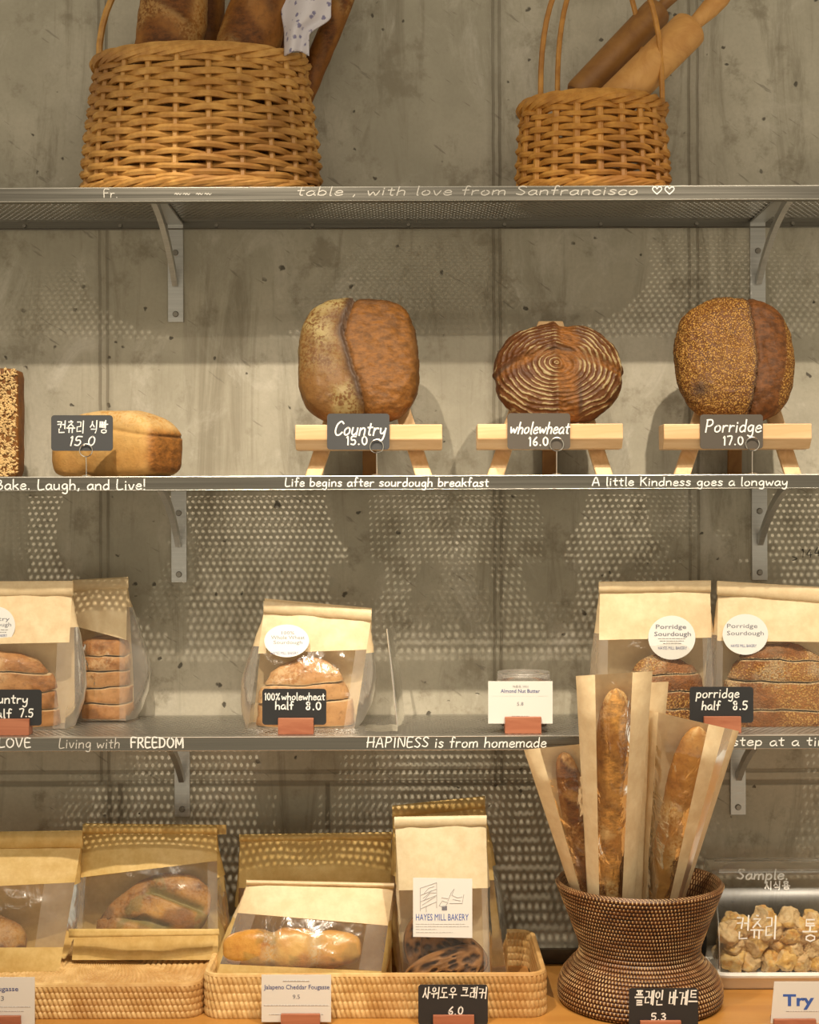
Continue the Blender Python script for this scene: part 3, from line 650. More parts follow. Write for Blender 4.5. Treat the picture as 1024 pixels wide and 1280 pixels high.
# rolling pins
def pin(label, p0, p1, r, mat, hl=0.10):
    p0, p1 = Vector(p0), Vector(p1); t = (p1-p0).normalized(); L = (p1-p0).length
    root = thing('rolling_pin', label, 'rolling pin', p0, 'rolling pins in the handled basket')
    m = MB(); m.tube([p0 + t*s for s in (0, 0.004, 0.01, L-0.01, L-0.004, L)], [r*0.86, r*0.97, r, r, r*0.97, r*0.86], 28); m.build('roller', MT[mat], root)
    m = MB(); m.tube([p1 + t*s for s in (-0.002, 0.006, 0.02, 0.05, 0.08, hl-0.006, hl)], [r*.34, r*.36, r*.40, r*.5, r*.5, r*.42, r*.2], 16); m.build('handle', MT[mat], root)
    m = MB(); m.tube([p0 - t*s for s in (-0.002, 0.006, 0.015, 0.03, 0.045, 0.05)], [r*.34, r*.36, r*.40, r*.5, r*.45, r*.2], 16); m.build('handle', MT[mat], root)
pin('pale wooden rolling pin leaning out of the handled basket, in front', W(736, 160, 2.60), W(864, 34, 2.64), 0.0345, 'maple')
pin('darker wooden rolling pin leaning behind the pale one', W(722, 120, 2.682), W(824, 12, 2.70), 0.028, 'walnut')
# ------------------------------------------------------------------ loaves, easels, price signs on the middle shelf
def loaf(name, label, cat, c, abc, ex, mat, fn, tilt=0.0, yaw=0.0, n=40, group=None, parent=None):
    vs, fs = cubesphere(n); a, cdep, b = abc; m = MB(); A = {}
    for d in vs:
        r = (abs(d.x)**ex + abs(d.y)**ex + abs(d.z)**ex)**(-1/ex); q = d*r
        P = Vector((q.x*a, q.y*cdep, q.z*b)); nrm = Vector((q.x/a, q.y/cdep, q.z/b)).normalized()
        k, at = fn(q.x, q.z, q.y, P, d)
        if isinstance(k, Vector): P = P + k
        else: P = P + nrm*k
        m.v.append(tuple(P))
        for key, val in at.items(): A.setdefault(key, []).append(val)
    m.f = list(fs)
    for key, val in A.items(): m.attr(key, val)
    o = m.build(name, MT[mat], sharp=0)
    o.matrix_world = Matrix.Translation(c) @ Matrix.Rotation(yaw, 4, 'Z') @ Matrix.Rotation(tilt, 4, 'X')
    return tag(o, label, cat, group) if label else o
def interp(pts, w):
    for (w0, u0), (w1, u1) in zip(pts, pts[1:]):
        if w0 >= w >= w1: return lerp(u0, u1, (w0-w)/(w0-w1))
    return pts[0][1] if w > pts[0][0] else pts[-1][1]
def f_country(u, w, y, P, d):
    fr = sstep(0.35, -0.15, y) if y < 0.35 else 0
    xs = interp([(1,-.08),(.85,-.12),(.6,-.22),(.28,-.26),(0,-.18),(-.35,-.06),(-.7,.06),(-1,.12)], w) + 0.03*nz(P, 30); t = u - xs
    k = 0.004*nz(P, 12) + 0.0012*nz(P, 60)
    if t < 0: k += fr*0.006*math.exp(t/0.14)*sstep(1.0, .7, abs(w))
    else: k += fr*(-0.010*math.exp(-t/0.06) + 0.0022*nz((P.x*0.6, P.y, P.z*1.6), 60)*sstep(0, .2, t))
    torn = fr*sstep(0.0, 0.05, t)*sstep(0.97, 0.8, u)
    ear = fr*max(math.exp(-((t+0.025)/0.07)**2)*0.95, 0.6*sstep(0.72, 0.99, w)*sstep(-.3, .1, u), 0.35*sstep(.78, .98, u)*sstep(-.6, .3, w))*sstep(-1.0,-.6,w)
    fl = sstep(0.1, -0.25, t)*(0.30 + 0.7*sstep(-0.15, 0.35, nz(P, 11)) - 0.3*sstep(-.55,-.9,u)*0 - 0.25*sstep(-.1,-.5,w))
    return k, {'torn': torn*0.8, 'ear': min(1, ear), 'flour': min(1, max(0, fl))}
def f_wheat(u, w, y, P, d):
    fr = sstep(0.5, 0.1, y)
    vb = math.exp(-((u - 0.13 - 0.03*math.sin(4*w) - 0.02*nz(P, 30))/0.15)**4)
    hy = 0.30 - 0.36*u*u - (0.10 if u < 0 else 0.04)*abs(u); hb = math.exp(-((w - hy - 0.04*nz(P, 26))/0.10)**4)
    b = max(vb, hb*(0.75 + 0.25*math.sin(9*u)))*fr
    k = 0.004*nz(P, 18) + 0.0015*nz(P, 60) - 0.003*b + 0.003*nz(P, 45)*b + 0.004*fr*(math.exp(-((u+0.06)/0.06)**2) + math.exp(-((w-hy-0.14)/0.05)**2))
    ear = fr*0.8*max(math.exp(-((w - hy - 0.06)/0.035)**2)*sstep(0.0, 0.4, nz(P + Vector((3,0,0)), 18) + 0.25), math.exp(-((u-0.30)/0.03)**2)*sstep(0, .4, nz(P, 20)))
    return k, {'torn': b, 'ear': ear, 'flour': 0.0}
def f_porridge(u, w, y, P, d):
    fr = sstep(0.4, 0.0, y)
    xs = 0.27 - 0.06*w*w - (0.10*sstep(-.2, -1, w)) + 0.02*nz(P, 30); t = u - xs
    k = 0.004*nz(P, 16) + 0.0018*nz(P, 140)*(1 if t < 0 else 0.3)
    if t < 0: k += fr*0.006*math.exp(t/0.12)*sstep(1.0, .75, abs(w))
    else: k += fr*(-0.009*math.exp(-t/0.05) + 0.003*nz(P, 40)*sstep(0, .1, t)*sstep(.8,.5,u))
    xr = 0.80 - 0.25*sstep(0.2, -1.0, w)
    torn = fr*sstep(0.0, 0.04, t)*sstep(xr + 0.06, xr, u)
    ear = fr*max(math.exp(-((t + 0.015)/0.035)**2)*0.8, math.exp(-((u + 0.68)/0.15)**2 - ((w + 0.58)/0.13)**2)*0.9, 0.7*sstep(0.86, 1.0, w))
    return k, {'torn': torn, 'ear': ear, 'flour': 0.0}
D1 = DECK[1]; YE = 2.517
def easel(label, x0, x1, yt, apex):
    """small A-frame: cross rail, two splayed front legs, one back leg"""
    c = (x0 + x1)/2
    root = thing('wooden_easel', label, 'easel', (W(c, 600, YE).x, 2.60, D1), 'small easels on the middle shelf')
    A, B = W(x0, yt, YE), W(x1, yt, YE); s = F/YE; m = MB()
    prof = [(0.054, 0), (0.0, 0), (-0.001, -18.5/s), (0.012, -31/s), (0.050, -31/s)]
    m.prism([(A.x, YE + a, A.z + b) for a, b in prof], (B.x - A.x, B.z*0 + 0, 0)); m.build('cross_rail', MT['pine'], root, smooth=False, bevel=0.0015)
    ax, az = W(c, apex, 2.73).x, W(c, apex, 2.73).z
    for sg in (-1, 1):
        bx = W(c + sg*(x1-x0)*0.376, 600, YE+.03).x; m = MB()
        p0, p1 = Vector((bx, YE+0.029, D1+0.0003)), Vector((ax + sg*0.008, 2.722, az)); h = Vector((0.0145, 0, 0)); dd = Vector((0, 0.012, 0.0))
        m.hexa([p0-h, p0+h, p0+h+dd, p0-h+dd], [p1-h, p1+h, p1+h+dd, p1-h+dd]); m.build('front_leg', MT['pine_leg'], root, smooth=False, bevel=0.002)
    m = MB(); p0, p1 = Vector((ax, 2.768, D1+0.0003)), Vector((ax, 2.746, az)); h = Vector((0.013, 0, 0)); dd = Vector((0, -0.01, 0))
    m.hexa([p0-h, p0+h, p0+h+dd, p0-h+dd], [p1-h, p1+h, p1+h+dd, p1-h+dd]); m.build('back_leg', MT['walnut'], root, smooth=False, bevel=0.002)
    return root
def price_sign(label, x0, y0, x1, y1, Y, mat='slate', r=4.0, group='slate price signs', skew=(0,0), name='price_sign', th=0.002):
    c = W((x0+x1)/2, y1, Y); root = thing(name, label, 'price sign', (c.x, Y + th/2, c.z), group)
    plate(x0, y0, x1, y1, Y, th, mat, root, 'board', r, skew); return root
def wire_clip(label, px, py, rr, Y, deck):
    c = W(px, py, Y); root = thing('wire_clip_stand', label, 'sign clip', (c.x, Y, deck), 'wire clips holding slate signs')
    m = MB(); R = rr*Y/F
    m.tube([(c.x + R*math.cos(a), Y - 0.0022 - 0.0006*(a/6), c.z + R*math.sin(a)) for a in np.linspace(-PI/2, 3.2*PI, 42)], 0.0008, 6); m.build('spiral_clip', MT['chrome'], root)
    m = MB(); m.tube([(c.x, Y - 0.002, c.z - R), (c.x, Y, c.z - R - 0.012), (c.x, Y, deck + 0.003)], 0.0009, 6); m.build('stem', MT['chrome'], root)
    m = MB(); m.lathe([(0.0001,0.0004),(0.0085,0.0004),(0.0085,0.0016),(0.006,0.0032),(0.0001,0.0036)], (c.x, Y, deck), 20); m.build('foot', MT['chrome'], root)
LG = 'whole loaves on the middle shelf'
easel('pine easel holding the floury Country loaf', 369, 553, 531, 400); easel('pine easel holding the ring-patterned wholewheat loaf', 597, 779, 530, 402); easel('pine easel holding the seeded Porridge loaf', 830, 1015, 530, 395)
def lc(px, py, Y): return W(px, py, Y)
loaf('sourdough_loaf', 'tall loaf with dark ear, floury left and torn right, on the Country easel', 'bread', lc(449, 452, 2.600), (0.1060, 0.043, 0.1155), 3.0, 'country', f_country, -0.30, 0, 56, LG)
loaf('sourdough_loaf', 'cross-cut loaf with white flour rings on the wholewheat easel', 'bread', lc(698, 468, 2.596), (0.1120, 0.042, 0.0925), 2.35, 'wheat', f_wheat, -0.30, 0, 56, LG)
loaf('sourdough_loaf', 'oat-crusted dark loaf split on the right, on the Porridge easel', 'bread', lc(919, 450, 2.600), (0.1040, 0.043, 0.1155), 2.6, 'porridge', f_porridge, -0.30, 0, 56, LG)
YS = 2.512
SG = 'slate signs on wire clips'
a = price_sign('grey slate sign reading Country 15.0 on the first easel', 409, 517, 487, 562, YS, 'slate_g', group=SG); write('Country', 417, 544, 66, 18, YS-.0004, a, 'chalk', 0.0013, 0.22); write('15.0', 433, 556, 28, 11, YS-.0004, a, 'chalk', 0.0012)
a = price_sign('brownish slate sign reading wholewheat 16.0 on the second easel', 634.5, 516.5, 713, 561.5, YS, 'slate_b', group=SG); write('wholewheat', 637, 542, 75, 15, YS-.0004, a, 'chalk', 0.0012, 0.22); write('16.0', 661, 557, 26, 11, YS-.0004, a, 'chalk', 0.0012)
a = price_sign('brown slate sign reading Porridge 17.0 on the third easel', 875.5, 518, 954, 561, YS, 'slate_b', group=SG); write('Porridge', 881, 540, 72, 16, YS-.0004, a, 'chalk', 0.0012, 0.15); write('17.0', 904, 556, 27, 11, YS-.0004, a, 'chalk', 0.0012)
a = price_sign('grey slate sign with Korean name and 15.0 before the pale milk loaf', 64, 519, 141, 563.5, YS, 'slate_g', group=SG); write('컨츄리 식빵', 71, 541, 65, 16, YS-.0004, a, 'chalk', 0.0010, 0.06); write('15.0', 86, 557, 34, 12, YS-.0004, a, 'chalk', 0.0011, 0.2)
wire_clip('wire clip gripping the Country sign', 471, 558, 8.5, YS-.001, D1); wire_clip('wire clip gripping the wholewheat sign', 696, 555.5, 8.5, YS-.001, D1)
wire_clip('wire clip gripping the Porridge sign', 940.5, 555, 8.5, YS-.001, D1); wire_clip('wire clip gripping the milk loaf sign at left', 108, 563, 8.0, YS-.001, D1)
# milk loaf: long tin loaf, domed top, brown end on the right
def f_milk(u, w, y, P, d):
    k = Vector((0,0,0)); up = sstep(0.0, 1.0, w)
    k.z += 0.010*up*(1 - u*u)*(1 - 0.6*y*y) - 0.007*up*abs(u)**3
    k.x -= 0.014*up*(1 if u > 0 else -1)*abs(u)**2*sstep(0.35, 1.0, w); k.y -= 0.006*up*(1 if y > 0 else -1)*abs(y)**2
    cr = math.exp(-((w - 0.42 - 0.10*math.cos(3*u))/0.05)**2)*sstep(0.8, 0.98, max(abs(u), abs(y)))
    k = k + Vector((d.x, d.y, 0))*(-0.003*cr) + d*(0.0025*nz(P, 22))
    end = sstep(0.86, 0.97, u)*sstep(0.75, 0.35, w)
    low = sstep(0.1, -0.5, w)*0.2
    return k, {'torn': min(1, end*0.9 + low), 'flour': 0.75*sstep(0.45, 0.9, w), 'ear': 0.5*cr*sstep(.9, .97, u), 'green': 0.0}
loaf('milk_loaf', 'pale golden tin loaf with a browned right end behind its slate sign', 'bread', (W(146, 595, 2.632).x, 2.632, D1 + 0.0553), (0.119, 0.055, 0.055), 5.5, 'milk', f_milk, 0, math.radians(-30), 40, LG)
# seeded loaf at the left edge
def f_seedloaf(u, w, y, P, d): return 0.002*nz(P, 25), {'torn': 0.0, 'flour': 0.0}
c0 = Vector((W(-32, 500, 2.6).x, 2.60, D1 + 0.0965)); sl = thing('seeded_loaf', 'tall block loaf covered in pale seeds at the left edge', 'bread', (c0.x, c0.y, D1), LG)
o = loaf('crust', None, None, c0, (0.0825, 0.025, 0.0955), 16, 'seedbase', f_seedloaf, 0, 0, 20); o.parent = sl; o.matrix_parent_inverse = Matrix.Translation((-sl.location.x, -sl.location.y, -sl.location.z))
m = MB(); rr = random.Random(5)
for k in range(1900):
    u, v = rr.uniform(-1, 1), rr.uniform(-1, 1); a = rr.uniform(0, PI); hl = rr.uniform(0.0036, 0.0052); hw = hl*0.42
    ux, uz = math.cos(a), math.sin(a); cx, cz = c0.x + u*0.0800, c0.z + v*0.0930; cy = c0.y - 0.0254
    if abs(u) > .97: cy += 0.003
    vs = [(cx - ux*hl, cy, cz - uz*hl), (cx - uz*hw, cy - .001, cz + ux*hw), (cx + ux*hl, cy, cz + uz*hl), (cx + uz*hw, cy - .001, cz - ux*hw), (cx, cy - 0.0026, cz)]
    m.add(vs, [(0,1,4),(1,2,4),(2,3,4),(3,0,4)])
m.build('seed_topping', MT['seed'], sl)['kind'] = 'stuff'
# ------------------------------------------------------------------ paper bags with a window
def bag(name, label, TL, TR, BR_, BL, Yt, Yb, dep, zones, kraft='kraft', side=None, bulge=0.012, fold=None, gout=0.010, cat='bread bag', group='windowed bread bags', crease=0.0030, seed=0, backmat=None, foldY=0.0, gzone=0.5):
    TL, TR, BR_, BL = [Vector((*q, 0)) for q in (TL, TR, BR_, BL)]
    base = W((BL.x+BR_.x)/2, (BL.y+BR_.y)/2, Yb)
    root = thing(name, label, cat, (base.x, Yb + dep/2, base.z), group)
    def pxy(u, v):
        a = TL.lerp(TR, u); b = BL.lerp(BR_, u); return a.lerp(b, v)
    def front(u, v, off=0.0, wrinkle=0.0):
        p = pxy(u, v); Y = lerp(Yt, Yb, v)
        Y -= bulge*(max(0, math.sin(PI*u))**0.7)*max(0, math.sin(PI*min(1, 0.06 + 0.86*v)))**0.9
        Y += crease*nz((u*3.1 + seed, v*3.7, seed), 1.3, 3) + off
        if wrinkle:
            q = max(0, 1 - abs(nz((u*2.2 + seed, v*2.2, seed + 4), 1.6, 2))*2.2); Y -= wrinkle*q**4
        return W(p.x, p.y, Y)
    def edge(u, v):
        p = pxy(u, v); return W(p.x, p.y, lerp(Yt, Yb, v) + crease*nz((u*3.1 + seed, v*3.7, seed), 1.3, 3))
    def back(u, v):
        e = edge(u, v); t = min(1, v*1.35)**0.75; return Vector((e.x, lerp(Yt + 0.007, Yb + dep, t) - crease*0, e.z))
    def vrow(u, py):
        a = TL.lerp(TR, u).y; b = BL.lerp(BR_, u).y; return (py - a)/(b - a)
    for zi, (u0, u1, ta, tb, ba, bb, kind, nm) in enumerate(zones):
        m = MB()
        def fn(i, j):
            u = lerp(u0, u1, i); t = lerp(ta, tb, i); b = lerp(ba, bb, i); py = lerp(t, b, j); return front(u, min(1, max(0, vrow(u, py))), 0.0, 0.0035*min(1, 4*i*(1-i))*min(1, 4*j*(1-j)) if kind in ('film', 'haze') else 0.0)
        m.grid(fn, max(6, int((44 if kind in ('film', 'haze') else 26)*(u1-u0))), max(8, int(abs(ba-ta)/(3 if kind in ('film', 'haze') else 5))))
        m.build(nm, MT[kind], root, sharp=0)
    m = MB(); m.grid(lambda i, j: back(i, j), 12, 16); m.build('back_panel', MT[backmat or kraft], root, sharp=0)
    sm = side or kraft
    for nm, u, sg in (('gusset', 0, -1), ('gusset', 1, 1)):
        for k, (v0, v1, mt) in enumerate(((0, gzone, kraft), (gzone, 1, sm))):
            m = MB()
            def gf(i, j):
                v = lerp(v0, v1, j); a, b = edge(u, v), back(u, v); p = a.lerp(b, i); s = math.sin(PI*i)
                return p + Vector((sg*gout*s*math.sin(PI*min(1, 0.9*v**1.35)) + 0.002*s*nz((i*2, v*6, seed+sg), 1.5), 0, 0))
            m.grid(gf, 8, 12); m.build(nm, MT[mt], root, sharp=0)
    m = MB(); m.grid(lambda i, j: edge(i, 1).lerp(back(i, 1), j) + Vector((0, 0, 0.0004)), 4, 4); m.build('bag_bottom', MT[sm], root)
    if fold:                                         # rolled-down top: (yTL, yTR, yBR, yBL), overhang in px
        (a, b, c, d), ov = fold[:2]; m = MB(); x0, x1 = TL.x - ov, TR.x + ov; Y0 = Yt - 0.006 + foldY
        q = []
        for (ta, tb) in ((0.0, 0), (0.12, 0.5), (0.5, 0.9), (0.88, 0.6), (1.0, 0.0)):
            q.append((ta, Y0 + 0.004 - 0.006*tb))
        def ff(i, j):
            k = j*(len(q)-1); n_ = min(len(q)-2, int(k)); f = k - n_; t = lerp(q[n_][0], q[n_+1][0], f); Y = lerp(q[n_][1], q[n_+1][1], f)
            px = lerp(x0, x1, i); py = lerp(lerp(a, b, i), lerp(d, c, i), t); return W(px, py, Y + 0.0012*nz((i*4, t, seed+5), 1.0))
        m.grid(ff, 20, 8)
        nv_ = len(m.v); A_ = m.v[:]
        m.grid(lambda i, j: (Vector(ff(i, j)) + Vector((0, 0.001, 0)))*1.0 if j in (0, 1) else Vector((ff(i, j).x, Y0 + 0.0065, ff(i, j).z)), 20, 8)
        m.build('rolled_top', MT[kraft], root, sharp=0)
    root_info = dict(front=front, pxy=pxy, vrow=vrow, edge=edge)
    return root, root_info
def sticker(root, info, cx, cy, rx, ry, name='label_sticker', mat='sticker', Yo=-0.0012):
    Yc = None; pts = []
    def Yf(px, py):
        return info['Y'] + Yo + (py - cy)*info.get('dY', 0)
    m = MB(); n = 40; poly = [W(cx + rx*math.cos(2*PI*k/n), cy + ry*math.sin(2*PI*k/n), Yf(0, cy + ry*math.sin(2*PI*k/n))) for k in range(n)]
    m.prism(poly[::-1], (0, 0.0006, 0)); o = m.build(name, MT[mat], root, smooth=False)
    return o, (lambda px, py: Yf(px, py) - 0.0003)
def dome(group, labels, x0, x1, ytop, ybot, Yc, depth, N, mat, ex=2.6, hgt=None, yaw=0.1, cut=None, tilt=0.0, seed=0, lean=0.0):
    """a half loaf cut into N flat slices, each slice a thing of its own"""
    A, B, T = W(x0, ybot, Yc), W(x1, ybot, Yc), W((x0+x1)/2, ytop, Yc); cx = (A.x+B.x)/2; z0 = A.z; H = T.z - z0; a = (B.x-A.x)/2; rr = random.Random(seed + int(x0))
    hs = cut or [k/N for k in range(N+1)]; out = []; nu = 56
    for k in range(N):
        t0, t1 = hs[k] + (0.008 if k else 0), hs[k+1] - 0.010; m = MB(); fl = []; cr = []; tn = []
        dx, tw = rr.uniform(-0.003, 0.003), rr.uniform(-0.05, 0.05)
        rows = [(t0, 0.0), (t0, 0.97)] + [(lerp(t0, t1, s), 1.0) for s in (0.06, 0.3, 0.5, 0.7, 0.94)] + [(t1, 0.97), (t1, 0.55), (t1, 0.0)]
        if k == N-1: rows = [(t0, 0.0), (t0, 0.97)] + [(lerp(t0, 0.998, s), 1.0) for s in (0.06, 0.25, 0.45, 0.6, 0.72, 0.82, 0.9, 0.96, 1.0)] + [(1.0, 0.0)]
        for ri, (t, sc) in enumerate(rows):
            w_ = max(0.02, 1 - t**ex)**(1/ex)*sc
            for i in range(nu):
                th = 2*PI*i/nu; c_, s_ = math.cos(th), math.sin(th); q = (abs(c_)**2.8 + abs(s_)**2.8)**(-1/2.8)
                P = Vector((c_*q*a*w_, s_*q*depth/2*w_, H*t)); P += Vector((c_, s_, 0.3))*(0.0050*nz(P + Vector((seed, 0, 0)), 20) + 0.0022*nz(P + Vector((0, seed, 0)), 70))*sc; P.z += 0.0045*nz((P.x*14 + seed, P.y*14, k + (0 if t < (t0+t1)/2 else 1)), 1.0)*min(1, t*6)
                P.z += tilt*P.x*t + lean*P.y*t; tw_ = tw + yaw
                P = Vector((P.x*math.cos(tw_) - P.y*math.sin(tw_) + dx, P.x*math.sin(tw_) + P.y*math.cos(tw_), P.z))
                m.v.append((cx + P.x, Yc + P.y, z0 + P.z)); cr.append(0.9 if sc < 0.98 else 0.0); fl.append(0.55*sstep(0, .3, nz(P, 14)) if sc > .98 else 0); tn.append(0.7*sstep(0.1, 0.3, nz(P + Vector((9, seed, 0)), 9)) if sc > .98 else 0)
        R = len(rows)
        for j in range(R-1):
            for i in range(nu): m.f.append((j*nu+i, j*nu+(i+1)%nu, (j+1)*nu+(i+1)%nu, (j+1)*nu+i))
        m.attr('crumb', cr).attr('flour', fl).attr('torn', tn)
        out.append(tag(m.build('bread_slice', MT[mat], sharp=50), labels[k], 'bread slice', group))
    return out
D2 = DECK[2]
ordn = {2: ['lower', 'upper'], 3: ['bottom', 'middle', 'top'], 4: ['bottom', 'second lowest', 'third lowest', 'top'], 5: ['bottom', 'second lowest', 'middle', 'fourth lowest', 'top']}
def labs(n, where): return [f'{o} slice of the cut loaf {where}' for o in ordn[n]]
# Country half bags at left
b, inf = bag('bread_bag', 'kraft bag with round sticker behind the Country half sign at left edge', (-62, 742), (90, 742), (81, 911), (-66, 911), 2.635, 2.592, 0.075,
    [(0, 1, 742, 742, 806, 803, 'kraft', 'paper_front'), (0, .9, 806, 804, 911, 911, 'film', 'window'), (.9, 1, 804, 803, 911, 911, 'frost', 'sealed_edge')], side='frost', fold=((727, 726, 745, 747), 1), gout=0.028, seed=1, gzone=.25)
inf['Y'] = 2.612; st, yf = sticker(b, inf, -5, 782, 24, 24)
printed('Country', -8, 776, 40, 5, yf, st, 'ink'); printed('Sourdough', -6, 783, 40, 5, yf, st, 'ink'); fineprint([(-18, 10, 787), (-16, 8, 790)], 2.6102, st); printed('HAYES MILL BAKERY', -6, 796, 30, 3.2, yf, st, 'navy')
dome('slices of the Country half loaf', labs(4, 'in the Country half bag at left edge'), -56, 73, 815, 907, 2.630, 0.062, 4, 'slice', 2.8, tilt=-0.10, seed=2)
b, inf = bag('bread_bag', 'clear-sided kraft bag standing just right of the Country half bag', (91, 737), (159, 734), (157, 901), (103, 901), 2.715, 2.680, 0.082,
    [(0, 1, 737, 734, 783, 800, 'kraft', 'paper_front'), (0, .86, 783, 797, 901, 901, 'film', 'window'), (.86, 1, 797, 800, 901, 901, 'frost', 'sealed_edge')], side='frost', fold=((725, 721, 736, 739), 1), gout=0.040, seed=2, gzone=.15)
dome('slices in the clear-sided bag', labs(5, 'in the clear-sided bag beside the Country half bag'), 102, 164, 797, 897, 2.7215, 0.066, 5, 'slice', 7.0, yaw=-0.02, seed=3)
# 100% wholewheat bag
b, inf = bag('bread_bag', 'lone kraft bag with oval sticker behind the 100% wholewheat half sign', (330, 764), (464, 776), (443, 911), (310, 911), 2.66, 2.594, 0.085,
    [(0, 1, 764, 776, 817, 812, 'kraft', 'paper_front'), (0, .9, 817, 813, 911, 911, 'film', 'window'), (.9, 1, 813, 812, 911, 911, 'frost', 'sealed_edge')], side='frost', fold=((751, 762, 777, 767), 0.5), gout=0.026, seed=3, gzone=.3)
m = MB(); m.hexa([W(331, 748, 2.668), W(465, 760, 2.668), W(465, 768, 2.668), W(331, 756, 2.668)], [W(331, 748, 2.671), W(465, 760, 2.671), W(465, 768, 2.671), W(331, 756, 2.671)]); m.build('back_flap', MT['kraft'], b, smooth=False)
inf['Y'] = 2.625; inf['dY'] = -0.0004; st, yf = sticker(b, inf, 358.5, 801, 28, 20.5)
printed('100%', 360, 793, 16, 4, yf, st, 'ink'); printed('Whole Wheat', 360, 799, 42, 4.5, yf, st, 'ink'); printed('Sourdough', 360, 805, 36, 4.2, yf, st, 'ink'); printed('HAYES MILL BAKERY', 356, 818, 34, 3.4, yf, st, 'navy')
dome('slices of the wholewheat half loaf', labs(3, 'in the 100% wholewheat half bag'), 321, 441, 822, 906, 2.640, 0.070, 3, 'slice', 2.3, cut=[0, .36, .62, 1], tilt=0.08, seed=4)
# porridge bags
b, inf = bag('bread_bag', 'kraft bag whose sticker reads Porridge Sourdough, left of its pair', (750, 741), (888, 739), (893, 911), (747, 911), 2.635, 2.592, 0.078,
    [(0, 1, 741, 739, 800, 797, 'kraft', 'paper_front'), (.08, .92, 800, 797, 911, 911, 'film', 'window'), (0, .08, 800, 800, 911, 911, 'frost', 'sealed_edge'), (.92, 1, 797, 797, 911, 911, 'frost', 'sealed_edge')], side='frost', fold=((727, 725.5, 740, 741), 1), gout=0.012, seed=4, gzone=.3)
inf['Y'] = 2.609; st, yf = sticker(b, inf, 840, 797, 29.5, 27.5)
printed('Porridge', 839, 786, 38, 5.4, yf, st, 'ink', bold=0.01); printed('Sourdough', 841, 795, 46, 5.4, yf, st, 'ink', bold=0.01); fineprint([(823, 857, 798), (825, 855, 801), (829, 852, 804)], 2.6072, st); printed('HAYES MILL BAKERY', 841, 812, 36, 4, yf, st, 'navy')
dome('slices of the left porridge half loaf', labs(4, 'in the left porridge bag'), 779, 884, 819, 907, 2.630, 0.064, 4, 'slice_p', 2.6, tilt=-0.06, seed=5)
b, inf = bag('bread_bag', 'kraft bag with glaring round sticker behind the porridge half sign at right edge', (898, 744), (1064, 754), (1072, 911), (894, 911), 2.635, 2.590, 0.078,
    [(0, 1, 744, 754, 801, 803, 'kraft', 'paper_front'), (.045, 1, 801, 803, 911, 911, 'film', 'window'), (0, .045, 801, 801, 911, 911, 'frost', 'sealed_edge')], side='frost', fold=((726, 736, 757, 744), 1), gout=0.010, seed=5, gzone=.3)
inf['Y'] = 2.607; st, yf = sticker(b, inf, 932, 793, 28.5, 25.5)
printed('Porridge', 928, 785, 38, 5.4, yf, st, 'ink'); printed('Sourdough', 932, 794, 46, 5.4, yf, st, 'ink'); printed('HAYES MILL BAKERY', 930, 809, 32, 3.6, yf, st, 'navy')
dome('slices of the right porridge half loaf', labs(4, 'in the right porridge bag'), 901, 1052, 804, 907, 2.630, 0.066, 4, 'slice_p', 2.5, tilt=-0.05, cut=[0, .2, .55, .8, 1], seed=6)
# signs in wooden blocks on the lowest shelf
def holder(label, x0, y0, x1, y1, Yf, z, d=0.026):
    A, B = W(x0, y0, Yf), W(x1, y0, Yf); root = None; m = MB(); ym = Yf + 0.008; hz = A.z - z
    prof = [(Yf, z), (Yf + d, z), (Yf + d, z + hz), (ym + 0.0036, z + hz), (ym + 0.0036, z + hz*0.45), (ym, z + hz*0.45), (ym, z + hz), (Yf + 0.001, z + hz)]
    m.prism([(A.x, y, zz) for y, zz in prof], (B.x - A.x, 0, 0))
    return tag(m.build('sign_holder', MT['cherry'], smooth=False, bevel=0.0008), label, 'sign holder', 'reddish wooden sign holders'), ym
BG = 'signs in wooden holders'
YH = 2.520
_, ym = holder('reddish wood block under the Country half sign', -2, 899, 36, 0, YH, D2); Ys = ym + .0007
a = price_sign('black slate sign reading Country half 7.5 at left edge', -27, 862, 52, 907, Ys, 'slate', group=BG); write('Country', -22, 879, 58, 12, Ys-.0004, a, 'chalk', 0.0011, 0.05); write('half', -15, 897, 31, 11, Ys-.0004, a, 'chalk', 0.0011); write('7.5', 24, 896, 19, 10.5, Ys-.0004, a, 'chalk', 0.0011)
_, ym = holder('reddish wood block under the 100% wholewheat half sign', 347.5, 898, 392, 0, YH, D2)
a = price_sign('black slate sign reading 100% wholewheat half 8.0', 328, 861, 408, 906, Ys, 'slate', group=BG); write('100%', 331, 875, 20, 9, Ys-.0004, a, 'chalk', 0.0009); write('wholewheat', 352, 875, 55, 9.5, Ys-.0004, a, 'chalk', 0.0009); write('half', 344, 886.5, 24, 10, Ys-.0004, a, 'chalk', 0.0011); write('8.0', 382, 887, 21, 10, Ys-.0004, a, 'chalk', 0.0012)
_, ym = holder('orange-red wood block under the porridge half sign', 880.5, 896, 927, 0, YH, D2)
a = price_sign('black slate sign reading porridge half 8.5', 862.5, 858.5, 942, 903.5, Ys, 'slate', group=BG); write('porridge', 870, 872, 55, 12, Ys-.0004, a, 'chalk', 0.0010, 0.1); write('half', 877, 887, 24, 11, Ys-.0004, a, 'chalk', 0.0011, 0.1); write('8.5', 916, 887, 20, 11, Ys-.0004, a, 'chalk', 0.0012)
_, ym = holder('reddish wood block under the Almond Nut Butter card', 631.5, 896.5, 677, 0, YH, D2)
a = price_sign('white card reading Almond Nut Butter 5.8', 610.5, 851.5, 691, 904.5, Ys, 'card', 0, BG, name='price_card', th=0.001)
